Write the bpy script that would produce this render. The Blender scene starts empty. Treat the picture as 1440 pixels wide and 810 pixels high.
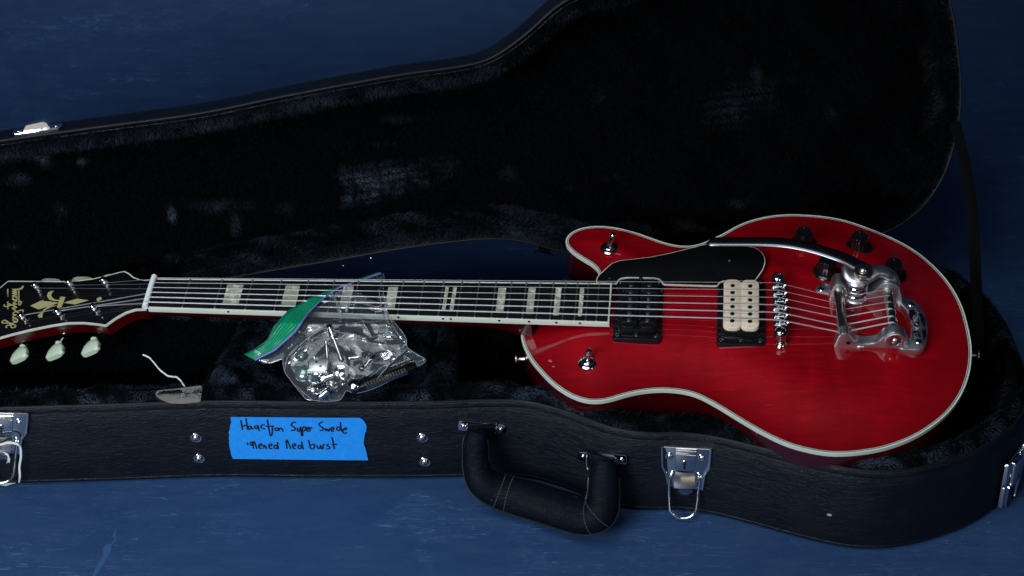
import bpy, math, random
import numpy as np
from mathutils import Matrix, Vector, noise
from mathutils.geometry import delaunay_2d_cdt
random.seed(7); rng = np.random.default_rng(7)
MM = 0.001
scene = bpy.context.scene
COL = scene.collection
# ------------------------------------------------------------------ camera
PITCH = math.radians(33.0)
FPX = 2672.35                                    # focal length in photo pixels (1440 wide)
KC = 1.03
CAM = np.array([376.035, -1663.808, 1201.451]) * KC   # mm, table frame (table top is z = 0)
cam = bpy.data.cameras.new('camera'); camo = bpy.data.objects.new('camera', cam); COL.objects.link(camo)
cam.sensor_width = 36.0; cam.lens = FPX / 1440 * 36.0
cam.clip_start = 0.05; cam.clip_end = 20
camo.location = CAM * MM; camo.rotation_euler = (math.pi / 2 - PITCH, 0, 0)
cam.dof.use_dof = True; cam.dof.focus_distance = 1.95; cam.dof.aperture_fstop = 9.0
scene.camera = camo
# ------------------------------------------------------------------ world and lights
w = bpy.data.worlds.new('World'); scene.world = w; w.use_nodes = True
w.node_tree.nodes['Background'].inputs[0].default_value = (0.35, 0.52, 0.9, 1)
w.node_tree.nodes['Background'].inputs[1].default_value = 0.011
def area(name, loc, target, sx, sy, power, color):
    l = bpy.data.lights.new(name, 'AREA'); l.shape = 'RECTANGLE'; l.size = sx; l.size_y = sy
    l.energy = power; l.color = color
    o = bpy.data.objects.new(name, l); COL.objects.link(o); o.location = loc
    o.rotation_euler = (Vector(target) - Vector(loc)).to_track_quat('-Z', 'Y').to_euler()
    return o
kl = area('window_light', (-0.5, -1.62, 0.9), (0.3, 0.05, 0.1), 0.75, 0.45, 27, (0.80, 0.91, 1.0))
area('room_light', (1.5, -1.3, 1.5), (0.6, 0.0, 0.1), 0.3, 0.3, 1.6, (0.95, 0.96, 1.0))
cb = area('overhead_fill', (-0.2, -1.0, 1.9), (0.35, -0.15, 0.1), 1.5, 1.2, 3.6, (0.90, 0.95, 1.0)); cb.data.spread = math.radians(75)  # added overhead panel, puts broad highlights on the chrome
area('warm_front_fill', (0.6, -2.8, 0.45), (0.4, 0.0, 0.05), 2.0, 0.7, 2.4, (1.0, 0.90, 0.80))  # added low panel behind the camera, for warm reflections in the metal
scene.view_settings.view_transform = 'Standard'; scene.view_settings.look = 'None'
scene.view_settings.exposure = 0.0; scene.view_settings.gamma = 1.0
scene.view_settings.use_curve_mapping = False
scene.cycles.use_denoising = True
scene.cycles.max_bounces = 10; scene.cycles.transparent_max_bounces = 24; scene.cycles.glossy_bounces = 5
scene.cycles.caustics_reflective = False; scene.cycles.caustics_refractive = False

# ------------------------------------------------------------------ frames (photo pixel -> point on a real plane)
_up = np.array([0, math.sin(PITCH), math.cos(PITCH)]); _rt = np.array([1., 0, 0]); _bk = np.array([0, -math.cos(PITCH), math.sin(PITCH)])
def ray(px, py):
    return _rt * (px - 720) / FPX - _up * (py - 405) / FPX - _bk
class Frame:
    def __init__(s, o, X, Y, Z):
        s.o = np.array(o, float); s.R = np.stack([np.array(a, float) / np.linalg.norm(a) for a in (X, Y, Z)], 1)
    def w(s, v):
        return np.atleast_2d(np.array(v, float)) @ s.R.T + s.o
    def loc(s, P):
        return (np.atleast_2d(np.array(P, float)) - s.o) @ s.R
    def px(s, px, py, h=0.0):
        n = s.R[:, 2]; d = ray(px, py); t = ((s.o - CAM) @ n + h) / (d @ n)
        q = (CAM + d * t - s.o) @ s.R
        return (q[0], q[1])
    def pxs(s, L, h=0.0, sc=1.0, off=(0, 0)):
        return [s.px(x / sc + off[0], y / sc + off[1], h) for x, y in L]
T = Frame((0, 0, 0), (1, 0, 0), (0, 1, 0), (0, 0, 1))
G = Frame((11.28, -49.91, 151.04), (0.9940865, -0.10067385, 0.04070378), (0.08930681, 0.97118403, 0.22096579), (-0.06177634, -0.21602399, 0.97443179))
_hx = np.array([math.cos(math.radians(14)), 0, math.sin(math.radians(14))])
HS = Frame(G.w((0, 0, -1))[0], G.R @ _hx, G.R[:, 1], G.R @ np.array([-_hx[2], 0, _hx[0]]))
LP0 = np.array([-164., 0, 95]) * KC; LH = np.array([720 + 164, 115, 0.]); LH /= np.linalg.norm(LH)
LB = np.array([-LH[1], LH[0], 0]); LEAN = math.radians(15)
LV = np.array([0, 0, 1]) * math.cos(LEAN) + LB * math.sin(LEAN)
LID = Frame(LP0, LH, LV, np.cross(LH, LV))       # z of this frame points to the viewer, z = 0 is the lid's rim plane

# ------------------------------------------------------------------ materials
def mat(name, col=(0.5, 0.5, 0.5), rough=0.5, metal=0.0, coat=0.0, spec=0.5, coat_rough=0.03, sheen=0.0, fn=None):
    m = bpy.data.materials.new(name); m.use_nodes = True
    b = m.node_tree.nodes['Principled BSDF']
    b.inputs['Base Color'].default_value = (*col, 1); b.inputs['Roughness'].default_value = rough
    b.inputs['Metallic'].default_value = metal; b.inputs['Specular IOR Level'].default_value = spec
    b.inputs['Coat Weight'].default_value = coat; b.inputs['Coat Roughness'].default_value = coat_rough
    b.inputs['Sheen Weight'].default_value = sheen
    if fn: fn(m.node_tree, b)
    return m
def N(nt, t, **k):
    n = nt.nodes.new(t)
    for a, v in k.items():
        if a in n.inputs: n.inputs[a].default_value = v
        else: setattr(n, a, v)
    return n
def coords(nt, scale=(1, 1, 1), rot=(0, 0, 0)):
    tc = N(nt, 'ShaderNodeTexCoord'); mp = N(nt, 'ShaderNodeMapping'); nt.links.new(tc.outputs['Object'], mp.inputs[0])
    mp.inputs['Scale'].default_value = scale; mp.inputs['Rotation'].default_value = rot
    return mp.outputs[0]
def ntex(nt, vec, scale, detail=6, rough=0.55, dist=0.0):
    n = N(nt, 'ShaderNodeTexNoise', Scale=scale, Detail=detail, Roughness=rough, Distortion=dist); nt.links.new(vec, n.inputs['Vector']); return n.outputs['Fac']
def ramp(nt, fac, stops):
    r = N(nt, 'ShaderNodeValToRGB'); nt.links.new(fac, r.inputs[0]); e = r.color_ramp.elements
    while len(e) < len(stops): e.new(0.5)
    for q, (p_, c) in zip(e, stops): q.position = p_; q.color = (*c, 1) if len(c) == 3 else c
    return r.outputs[0]
def mathn(nt, op, a, b=None):
    n = N(nt, 'ShaderNodeMath', operation=op)
    for i, v in enumerate((a, b)):
        if v is None: continue
        if isinstance(v, (int, float)): n.inputs[i].default_value = v
        else: nt.links.new(v, n.inputs[i])
    return n.outputs[0]
def mixc(nt, fac, a, b, blend='MIX'):
    n = N(nt, 'ShaderNodeMix', data_type='RGBA', blend_type=blend)
    for s, v in ((n.inputs[0], fac), (n.inputs[6], a), (n.inputs[7], b)):
        if isinstance(v, (int, float)): s.default_value = v
        elif isinstance(v, tuple): s.default_value = (*v, 1)
        else: nt.links.new(v, s)
    return n.outputs[2]
def bump(nt, b, h, strength, dist):
    n = N(nt, 'ShaderNodeBump', Strength=strength, Distance=dist); nt.links.new(h, n.inputs['Height']); nt.links.new(n.outputs[0], b.inputs['Normal']); return n
def scratches(nt, scale, rotz, thin, seed=0.0, stretch=14):
    """thin straight-ish hair scratches: strongly stretched noise, thresholded"""
    v = coords(nt, (scale, scale * stretch, scale), (0, 0, rotz))
    f = ntex(nt, v, 1.0, 2, 0.5, 0.4 + seed)
    d = mathn(nt, 'ABSOLUTE', mathn(nt, 'SUBTRACT', f, 0.5))
    line = mathn(nt, 'LESS_THAN', d, thin)
    gate = mathn(nt, 'GREATER_THAN', ntex(nt, coords(nt, (9 + seed, 9, 9)), 1.0, 3), 0.56)
    return mathn(nt, 'MULTIPLY', line, gate)

def f_paper(nt, b):
    base = ramp(nt, ntex(nt, coords(nt), 2.2, 5), [(0.3, (0.0105, 0.036, 0.108)), (0.7, (0.014, 0.045, 0.130))])
    fine = ntex(nt, coords(nt), 420, 4, 0.7)
    c = mixc(nt, mathn(nt, 'MULTIPLY', fine, 0.5), base, (0.026, 0.075, 0.2))
    cl = ntex(nt, coords(nt, (1, 3.5, 1), (0, 0, .08)), 16, 8, 0.75)
    c = mixc(nt, ramp(nt, cl, [(0.42, (0,) * 3), (0.7, (.6,) * 3)]), c, (0.036, 0.078, 0.17))
    for sc, rz, th, sd, k in ((5, 1.1, 0.006, 0.3, 0.4), (7, 0.35, 0.003, 1.1, 0.2), (9, 1.9, 0.006, 2.3, 0.38), (4, 2.5, 0.005, 3.1, 0.38), (6, 1.4, 0.005, 4.2, 0.35)):
        s = scratches(nt, sc, rz, th, sd)
        c = mixc(nt, mathn(nt, 'MULTIPLY', s, k), c, (0.10, 0.20, 0.42))
    sp = N(nt, 'ShaderNodeTexVoronoi', Scale=70.0); nt.links.new(coords(nt), sp.inputs['Vector'])
    dots = mathn(nt, 'LESS_THAN', sp.outputs['Distance'], 0.035)
    c = mixc(nt, mathn(nt, 'MULTIPLY', dots, 0.5), c, (0.12, 0.22, 0.42))
    nt.links.new(c, b.inputs['Base Color'])
    h = mathn(nt, 'ADD', mathn(nt, 'MULTIPLY', ntex(nt, coords(nt), 9, 5), 6.0), fine)
    bump(nt, b, h, 0.25, 0.0006)
M_PAPER = mat('blue_backdrop_paper', rough=0.62, spec=0.35, fn=f_paper)
M_PAPERCORE = mat('torn_paper_core', (0.022, 0.08, 0.215), 0.9)
def f_vinyl(nt, b):
    v = coords(nt)
    vo = N(nt, 'ShaderNodeTexVoronoi', Scale=520.0, feature='DISTANCE_TO_EDGE'); nt.links.new(v, vo.inputs['Vector'])
    wr = ntex(nt, coords(nt, (1, 1, 3)), 60, 7, 0.65, 1.5)
    h = mathn(nt, 'ADD', mathn(nt, 'MULTIPLY', vo.outputs['Distance'], 0.8), mathn(nt, 'MULTIPLY', wr, 2.2))
    bump(nt, b, h, 0.7, 0.0009)
    r = ramp(nt, ntex(nt, v, 25, 5), [(0.35, (0.38,) * 3), (0.7, (0.6,) * 3)]); nt.links.new(r, b.inputs['Roughness'])
    s = mathn(nt, 'MAXIMUM', scratches(nt, 16, 0.5, 0.003, 0.7), scratches(nt, 22, 2.2, 0.003, 1.9))
    c = mixc(nt, mathn(nt, 'MULTIPLY', s, 0.2), (0.0022, 0.0042, 0.0085), (0.03, 0.042, 0.06))
    sp = N(nt, 'ShaderNodeTexVoronoi', Scale=42.0); nt.links.new(v, sp.inputs['Vector'])
    c = mixc(nt, mathn(nt, 'MULTIPLY', mathn(nt, 'LESS_THAN', sp.outputs['Distance'], 0.022), 0.5), c, (0.25, 0.27, 0.28))
    nt.links.new(c, b.inputs['Base Color'])
M_VINYL = mat('black_leathered_vinyl', rough=0.45, spec=0.32, fn=f_vinyl)
M_GRIP = mat('worn_black_leather', rough=0.5, spec=0.09, fn=f_vinyl)
M_PIPING = mat('black_rim_piping', (0.006, 0.008, 0.011), 0.45, spec=0.3)
def f_fur(nt, b):
    at = N(nt, 'ShaderNodeAttribute', attribute_name='crush')
    c = ramp(nt, at.outputs['Fac'], [(0.14, (0.0009, 0.0012, 0.0021)), (0.5, (0.0085, 0.012, 0.0195)), (1.0, (0.027, 0.040, 0.060))])  # pile tone: crushed marks, with sheen, lit lips and deep shade painted in
    nt.links.new(c, b.inputs['Base Color'])
M_FUR = mat('black_plush_pile', rough=0.6, spec=0.12, fn=f_fur)
M_FURBASE = mat('black_plush_backing', (0.0022, 0.0026, 0.0035), 0.95, spec=0.02)
def f_red(nt, b):
    v = coords(nt, (1, 6, 1))
    g = ntex(nt, v, 30, 6, 0.6, 0.3)
    fig = ntex(nt, coords(nt, (1, 0.35, 1), (0, 0, 0.05)), 34, 3, 0.5, 0.6)
    big = ntex(nt, coords(nt), 7, 3)
    c = ramp(nt, g, [(0.32, (0.20, 0.0002, 0.0035)), (0.68, (0.36, 0.0004, 0.006))])
    c = mixc(nt, ramp(nt, fig, [(0.35, (0,) * 3), (0.75, (.6,) * 3)]), c, (0.12, 0.0002, 0.002))
    c = mixc(nt, mathn(nt, 'MULTIPLY', mathn(nt, 'LESS_THAN', g, 0.34), 0.15), c, (0.10, 0.0005, 0.003))
    c = mixc(nt, ramp(nt, big, [(0.4, (0,) * 3), (0.7, (.5,) * 3)]), c, (0.38, 0.0008, 0.008))
    at = N(nt, 'ShaderNodeAttribute', attribute_name='burst')      # the finish is sprayed darker towards the rim
    c = mixc(nt, ramp(nt, at.outputs['Fac'], [(0.0, (.55,) * 3), (1.0, (0,) * 3)]), c, (0.11, 0.0002, 0.002))
    nt.links.new(c, b.inputs['Base Color'])
    bump(nt, b, ntex(nt, coords(nt, (1, 5, 1)), 160, 3), 0.02, 0.0004)
    s = scratches(nt, 14, 0.1, 0.0025, 0.9)
    cr = mathn(nt, 'ADD', mathn(nt, 'MULTIPLY', s, 0.3), 0.035); nt.links.new(cr, b.inputs['Coat Roughness'])
M_RED = mat('cherry_red_lacquer', rough=0.5, coat=1.0, spec=0.1, fn=f_red)
def f_side(nt, b):
    g = ntex(nt, coords(nt, (1, 1, 8)), 30, 5)
    nt.links.new(ramp(nt, g, [(0.3, (0.034, 0.0003, 0.0012)), (0.7, (0.056, 0.0005, 0.002))]), b.inputs['Base Color'])
M_SIDE = mat('dark_cherry_mahogany', rough=0.3, coat=1.0, fn=f_side)
def f_cream(nt, b):
    nt.links.new(ramp(nt, ntex(nt, coords(nt), 35, 4), [(0.35, (0.62, 0.65, 0.54)), (0.7, (0.70, 0.72, 0.63))]), b.inputs['Base Color'])
M_BIND = mat('ivory_binding', rough=0.3, coat=0.6, fn=f_cream)
M_BINDBLACK = mat('black_binding_ply', (0.01, 0.01, 0.012), 0.3)
M_NUT = mat('white_nut_plastic', (0.9, 0.92, 0.93), 0.22, coat=0.4)
def f_chrome(nt, b):
    nt.links.new(ramp(nt, ntex(nt, coords(nt), 240, 5), [(0.4, (0.05,) * 3), (0.75, (0.2,) * 3)]), b.inputs['Roughness'])
M_CHROME = mat('polished_chrome', (0.78, 0.79, 0.80), 0.1, 1.0, fn=f_chrome)
def f_alu(nt, b):
    nt.links.new(ramp(nt, ntex(nt, coords(nt), 90, 6, 0.7), [(0.35, (0.28,) * 3), (0.7, (0.44,) * 3)]), b.inputs['Roughness'])
    nt.links.new(ramp(nt, ntex(nt, coords(nt), 60, 5), [(0.3, (0.60, 0.61, 0.64)), (0.7, (0.76, 0.77, 0.80))]), b.inputs['Base Color'])
    bump(nt, b, ntex(nt, coords(nt), 500, 4), 0.08, 0.0003)
M_ALU = mat('worn_cast_aluminium', (0.6, 0.6, 0.62), 0.3, 1.0, fn=f_alu)
M_ARM = mat('dull_polished_arm', (0.17, 0.17, 0.19), 0.26, 1.0)
M_NICKEL = mat('tarnished_nickel', (0.52, 0.47, 0.42), 0.24, 1.0)
M_STEEL = mat('steel_string', (0.78, 0.80, 0.84), 0.35, 1.0)
M_WOUND = mat('wound_string', (0.85, 0.86, 0.88), 0.42, 1.0)
M_FRET = mat('nickel_fret', (0.60, 0.62, 0.60), 0.3, 1.0)
def f_ebony(nt, b):
    nt.links.new(ramp(nt, ntex(nt, coords(nt, (1, 12, 1)), 40, 5), [(0.3, (0.003, 0.003, 0.004)), (0.75, (0.008, 0.008, 0.009))]), b.inputs['Base Color'])
M_EBONY = mat('ebony_fingerboard', rough=0.45, spec=0.22, fn=f_ebony)
M_BLACKGLOSS = mat('gloss_black_plastic', (0.006, 0.006, 0.008), 0.16, spec=0.5, coat=0.3)
M_BLACKSATIN = mat('satin_black_plastic', (0.004, 0.004, 0.005), 0.36, spec=0.25)
def f_pearl(nt, b):
    f = ntex(nt, coords(nt, (1, 1, 1), (0.3, 0.2, 0.7)), 60, 2, 0.5, 1.6)
    nt.links.new(ramp(nt, f, [(0.30, (0.30, 0.31, 0.21)), (0.5, (0.42, 0.43, 0.31)), (0.60, (0.72, 0.74, 0.63)), (0.68, (0.40, 0.41, 0.30))]), b.inputs['Base Color'])
M_PEARL = mat('pearloid_inlay', rough=0.2, coat=0.6, fn=f_pearl)
M_GOLD = mat('pale_gold_inlay', (0.42, 0.38, 0.17), 0.4)
M_CREAMPICKUP = mat('cream_bobbin_plastic', (0.80, 0.66, 0.50), 0.3)
M_BUTTON = mat('aged_green_pearl_button', (0.56, 0.66, 0.50), 0.22, coat=0.6)
M_POLE = mat('black_screw_pole', (0.02, 0.03, 0.03), 0.28, 0.8)
M_POLE2 = mat('dull_steel_pole', (0.16, 0.17, 0.18), 0.3, 0.9)
def f_tape(nt, b):
    f = ntex(nt, coords(nt), 190, 5, 0.7)
    nt.links.new(ramp(nt, f, [(0.3, (0.003, 0.24, 0.80)), (0.7, (0.012, 0.31, 0.90))]), b.inputs['Base Color'])
    bump(nt, b, ntex(nt, coords(nt, (5, 1, 1)), 300, 4), 0.3, 0.0003)
M_TAPE = mat('blue_masking_tape', rough=0.7, fn=f_tape)
M_INK = mat('black_marker_ink', (0.002, 0.004, 0.014), 0.6)
def f_tag(nt, b):
    nt.links.new(ramp(nt, ntex(nt, coords(nt), 60, 4), [(0.3, (0.12, 0.11, 0.095)), (0.7, (0.17, 0.155, 0.135))]), b.inputs['Base Color'])
M_TAG = mat('manila_card', rough=0.8, fn=f_tag)
M_STRING = mat('white_cotton_string', (0.75, 0.78, 0.80), 0.8, sheen=0.3)
M_STITCH = mat('grey_stitching', (0.07, 0.065, 0.06), 0.8)
M_STRAP = mat('black_webbing', (0.003, 0.003, 0.004), 0.9, spec=.1)
M_GREEN = mat('green_zip_plastic', (0.005, 0.27, 0.13), 0.28, coat=0.5)
M_ZIPBLUE = mat('violet_zip_line', (0.16, 0.20, 0.58), 0.3, coat=0.4)
def film():
    m = bpy.data.materials.new('clear_plastic_film'); m.use_nodes = True; nt = m.node_tree; nt.nodes.clear()
    out = N(nt, 'ShaderNodeOutputMaterial'); tr = N(nt, 'ShaderNodeBsdfTransparent', Color=(0.94, 0.955, 0.965, 1))
    gl = N(nt, 'ShaderNodeBsdfGlossy', Roughness=0.1, Color=(1, 1, 1, 1)); df = N(nt, 'ShaderNodeBsdfDiffuse', Color=(0.55, 0.62, 0.68, 1))
    fr = N(nt, 'ShaderNodeLayerWeight', Blend=0.5)
    bp = N(nt, 'ShaderNodeBump', Strength=0.02, Distance=0.002)
    h = mathn(nt, 'ADD', ntex(nt, coords(nt), 35, 2, 0.5, 1.0), mathn(nt, 'MULTIPLY', ntex(nt, coords(nt, (1, 3, 1), (0, 0, 0.8)), 25, 2, 0.5, 1.0), 1.0))
    nt.links.new(h, bp.inputs['Height'])
    for n in (gl, fr): nt.links.new(bp.outputs[0], n.inputs['Normal'])
    m1 = N(nt, 'ShaderNodeMixShader'); m1.inputs[0].default_value = 0.05; nt.links.new(tr.outputs[0], m1.inputs[1]); nt.links.new(df.outputs[0], m1.inputs[2])
    m2 = N(nt, 'ShaderNodeMixShader'); nt.links.new(mathn(nt, 'ADD', mathn(nt, 'MULTIPLY', mathn(nt, 'POWER', fr.outputs['Facing'], 3.0), 0.9), 0.07), m2.inputs[0]); nt.links.new(m1.outputs[0], m2.inputs[1]); nt.links.new(gl.outputs[0], m2.inputs[2])
    nt.links.new(m2.outputs[0], out.inputs[0]); return m
M_FILM = film()
M_FILMEDGE = M_FILM.copy(); M_FILMEDGE.name = 'folded_film_edge'
for n_ in M_FILMEDGE.node_tree.nodes:
    if n_.bl_idname == 'ShaderNodeMixShader' and not n_.inputs[0].is_linked: n_.inputs[0].default_value = 0.4

# ------------------------------------------------------------------ objects
ROOT = {}
def empty(name, label, cat, frame=None, loc=(0, 0, 0), group=None):
    o = bpy.data.objects.new(name, None); COL.objects.link(o); o.empty_display_size = 0.02
    f = frame or Frame(loc, (1, 0, 0), (0, 1, 0), (0, 0, 1))
    m = Matrix([[*f.R[0], f.o[0] * MM], [*f.R[1], f.o[1] * MM], [*f.R[2], f.o[2] * MM], [0, 0, 0, 1]])
    o.matrix_world = m; ROOT[o] = f
    tag(o, label, cat, group); return o
def tag(o, label=None, cat=None, group=None, kind=None):
    for k, v in (('label', label), ('category', cat), ('group', group), ('kind', kind)):
        if v: o[k] = v
    return o
class MB:
    def __init__(s): s.v = []; s.f = []; s.m = []
    def add(s, v, f, mi=0):
        n = sum(len(a) for a in s.v); v = np.atleast_2d(np.array(v, float)); s.v.append(v)
        s.f += [tuple(i + n for i in q) for q in f]; s.m += [mi] * len(f); return s
    def frame(s, fr, since=0):
        s.v = s.v[:since] + [fr.w(a) for a in s.v[since:]]; return s
    # primitives, all in mm
    def tube(s, P, r, seg=8, closed=False, mi=0, cap=True, sq=None, upv=None):
        """tube along the points P; r a number or a list; sq = (a, b) squashes the section (b along upv)"""
        P = np.array(P, float); n = len(P); r = np.broadcast_to(np.array(r, float), (n,)); V = []
        u = np.array(upv if upv is not None else (0, 0, 1.), float)
        for i in range(n):
            t = P[(i + 1) % n] - P[i - 1] if closed else P[min(i + 1, n - 1)] - P[max(i - 1, 0)]
            t /= np.linalg.norm(t) + 1e-9
            if upv is None:
                if i == 0 and abs(t @ u) > 0.9: u = np.array([1., 0, 0])
            a = np.cross(t, u); a /= np.linalg.norm(a) + 1e-9; b = np.cross(a, t)
            if upv is None: u = b
            ka, kb = sq if sq else (1, 1)
            for k in range(seg):
                q = 2 * math.pi * k / seg; V.append(P[i] + r[i] * (ka * math.cos(q) * a + kb * math.sin(q) * b))
        F = []
        for i in range(n if closed else n - 1):
            j = (i + 1) % n
            for k in range(seg):
                l = (k + 1) % seg; F.append((i * seg + k, i * seg + l, j * seg + l, j * seg + k))
        if cap and not closed: F += [tuple(range(seg))[::-1], tuple((n - 1) * seg + k for k in range(seg))]
        return s.add(V, F, mi)
    def lathe(s, prof, c=(0, 0, 0), seg=20, ax=(0, 0, 1), mi=0):
        """prof = list of (radius, height) along ax"""
        ax = np.array(ax, float); ax /= np.linalg.norm(ax); a = np.cross(ax, (0, 1., 0) if abs(ax[1]) < .9 else (1., 0, 0)); a /= np.linalg.norm(a); b = np.cross(ax, a)
        V = []; F = []
        for r, h in prof:
            for k in range(seg):
                q = 2 * math.pi * k / seg; V.append(np.array(c) + ax * h + r * (math.cos(q) * a + math.sin(q) * b))
        for i in range(len(prof) - 1):
            for k in range(seg):
                l = (k + 1) % seg; F.append((i * seg + k, i * seg + l, (i + 1) * seg + l, (i + 1) * seg + k))
        F += [tuple(range(seg))[::-1], tuple((len(prof) - 1) * seg + k for k in range(seg))]
        return s.add(V, F, mi)
    def prism(s, out, z0, z1, bev=0.0, mi=0):
        """extrude a 2-D outline (list of (x, y), counter-clockwise) with a chamfered top edge; z may be lists"""
        out = np.array(out, float)
        if area2(out) < 0: out = out[::-1]
        n = len(out); rings = [(out, z0), (out, z1 - bev)]
        if bev: rings += [(inset(out, bev * .3), z1 - bev * .3), (inset(out, bev), z1)]
        V = np.concatenate([np.column_stack([o, np.full(n, z)]) for o, z in rings]); F = []
        for i in range(len(rings) - 1):
            F += [(i * n + k, i * n + (k + 1) % n, (i + 1) * n + (k + 1) % n, (i + 1) * n + k) for k in range(n)]
        F += [tuple(range(n))[::-1], tuple((len(rings) - 1) * n + k for k in range(n))]
        return s.add(V, F, mi)
    def box(s, c, d, bev=0.0, rz=0.0, rad=0.0, mi=0):
        x, y, z = d[0] / 2, d[1] / 2, d[2] / 2
        o = rrect(x, y, rad) if rad else np.array([(-x, -y), (x, -y), (x, y), (-x, y)])
        ca, sa = math.cos(rz), math.sin(rz); o = o @ np.array([[ca, sa], [-sa, ca]]) + np.array(c[:2])
        return s.prism(o, c[2] - z, c[2] + z, bev, mi)
    def build(s, name, m, parent=None, frame=None, smooth=True, root=None, kind=None, label=None):
        V = np.concatenate(s.v)
        r = parent
        while r is not None and r.parent is not None: r = r.parent
        if frame is not None: V = frame.w(V)
        elif r is not None and r.name.startswith('electric_guitar'): V = G.w(V)
        if r is not None and r in ROOT: V = ROOT[r].loc(V)
        org = np.zeros(3)
        if parent is None: org = np.array([(V[:, 0].min() + V[:, 0].max()) / 2, (V[:, 1].min() + V[:, 1].max()) / 2, V[:, 2].min()]); V = V - org
        me = bpy.data.meshes.new(name); me.from_pydata((V * MM).tolist(), [], s.f)
        for q in (m if isinstance(m, (list, tuple)) else [m]): me.materials.append(q)
        me.polygons.foreach_set('material_index', s.m)
        if smooth: me.shade_smooth(); me.set_sharp_from_angle(angle=math.radians(38))
        me.update()
        o = bpy.data.objects.new(name, me); COL.objects.link(o)
        if parent is not None: o.parent = parent
        else: o.location = org * MM; ROOT[o] = Frame(org, (1, 0, 0), (0, 1, 0), (0, 0, 1))
        if kind: o['kind'] = kind
        if label: o['label'] = label
        return o
def area2(p):
    x, y = p[:, 0], p[:, 1]; return 0.5 * np.sum(x * np.roll(y, -1) - np.roll(x, -1) * y)
def inset(p, d):
    """move a counter-clockwise closed outline inwards by d"""
    p = np.array(p, float); t = np.roll(p, -1, 0) - np.roll(p, 1, 0); t /= np.linalg.norm(t, axis=1)[:, None] + 1e-9
    return p + np.column_stack([-t[:, 1], t[:, 0]]) * d
def rrect(x, y, r, k=5):
    P = []
    for cx, cy, a0 in ((x - r, y - r, 0), (-x + r, y - r, 90), (-x + r, -y + r, 180), (x - r, -y + r, 270)):
        for i in range(k + 1):
            a = math.radians(a0 + 90 * i / k); P.append((cx + r * math.cos(a), cy + r * math.sin(a)))
    return np.array(P)
def catmull(P, n=8, closed=False):
    P = np.array(P, float); m = len(P); R = []
    for i in range(m if closed else m - 1):
        g = (lambda j: P[j % m]) if closed else (lambda j: P[min(max(j, 0), m - 1)])
        p0, p1, p2, p3 = g(i - 1), g(i), g(i + 1), g(i + 2)
        for k in range(n):
            t = k / n; R.append(0.5 * (2 * p1 + (p2 - p0) * t + (2 * p0 - 5 * p1 + 4 * p2 - p3) * t * t + (-p0 + 3 * p1 - 3 * p2 + p3) * t ** 3))
    if not closed: R.append(P[-1])
    return np.array(R)
def resample(P, step, closed=False):
    P = np.array(P, float)
    if closed: P = np.vstack([P, P[:1]])
    L = np.concatenate([[0], np.cumsum(np.linalg.norm(np.diff(P, axis=0), axis=1))]); n = max(2, int(round(L[-1] / step)))
    q = np.linspace(0, L[-1], n + 1); R = np.column_stack([np.interp(q, L, P[:, i]) for i in range(P.shape[1])])
    return R[:-1] if closed else R
def smooth_loop(P, it=2):
    for _ in range(it): P = 0.5 * P + 0.25 * (np.roll(P, 1, 0) + np.roll(P, -1, 0))
    return P
def inside(poly, X, Y):
    c = np.zeros(X.shape, bool); n = len(poly)
    for i in range(n):
        x1, y1 = poly[i]; x2, y2 = poly[i - 1]
        k = (y1 > Y) != (y2 > Y)
        with np.errstate(divide='ignore', invalid='ignore'): c ^= k & (X < (x2 - x1) * (Y - y1) / (y2 - y1 + 1e-12) + x1)
    return c
def dist_to(poly, Q, closed=True):
    poly = np.array(poly, float); A = poly if closed else poly[:-1]; B = np.roll(poly, -1, 0) if closed else poly[1:]; D = np.full(len(Q), 1e9)
    for a, b in zip(A, B):
        ab = b - a; t = np.clip(((Q - a) @ ab) / (ab @ ab + 1e-12), 0, 1); D = np.minimum(D, np.linalg.norm(Q - a - t[:, None] * ab, axis=1))
    return D
def fill(poly, step, jit=0.0):
    """triangulate the inside of an outline with interior points on a grid; returns points, faces, distance to the outline"""
    poly = np.array(poly, float)
    if area2(poly) < 0: poly = poly[::-1]
    lo, hi = poly.min(0), poly.max(0); X, Y = np.meshgrid(np.arange(lo[0] + step * .5, hi[0], step), np.arange(lo[1] + step * .5, hi[1], step))
    X = X + (np.arange(X.shape[0]) % 2)[:, None] * step * .5
    if jit: X = X + rng.uniform(-jit, jit, X.shape); Y = Y + rng.uniform(-jit, jit, Y.shape)
    Q = np.column_stack([X[inside(poly, X, Y)], Y[inside(poly, X, Y)]]); Q = Q[dist_to(poly, Q) > step * .45]
    n = len(poly); V = np.vstack([poly, Q])
    r = delaunay_2d_cdt([Vector(v) for v in V], [], [list(range(n))], 1, 1e-6)
    R = np.array([tuple(v) for v in r[0]]); F = [tuple(f) for f in r[2]]
    F = [f if area2(R[list(f)]) > 0 else f[::-1] for f in F]
    return R, F, dist_to(poly, R)
def nz(P, s, seed=0.0):
    return np.array([noise.noise((p[0] * s + seed, p[1] * s - seed, (p[2] if len(p) > 2 else 0) * s + seed)) for p in P])
def stroke(mb, pts, r, h, fr_px, n=4, sq=(1, .35), mi=0):
    """a pen stroke or line inlay lying on a plane"""
    P = catmull([fr_px(*q) for q in pts], n) if len(pts) > 2 else np.array([fr_px(*q) for q in pts])
    mb.tube(np.column_stack([P, np.full(len(P), h)]), r, 6, mi=mi, sq=sq, upv=(0, 0, 1.))
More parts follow.
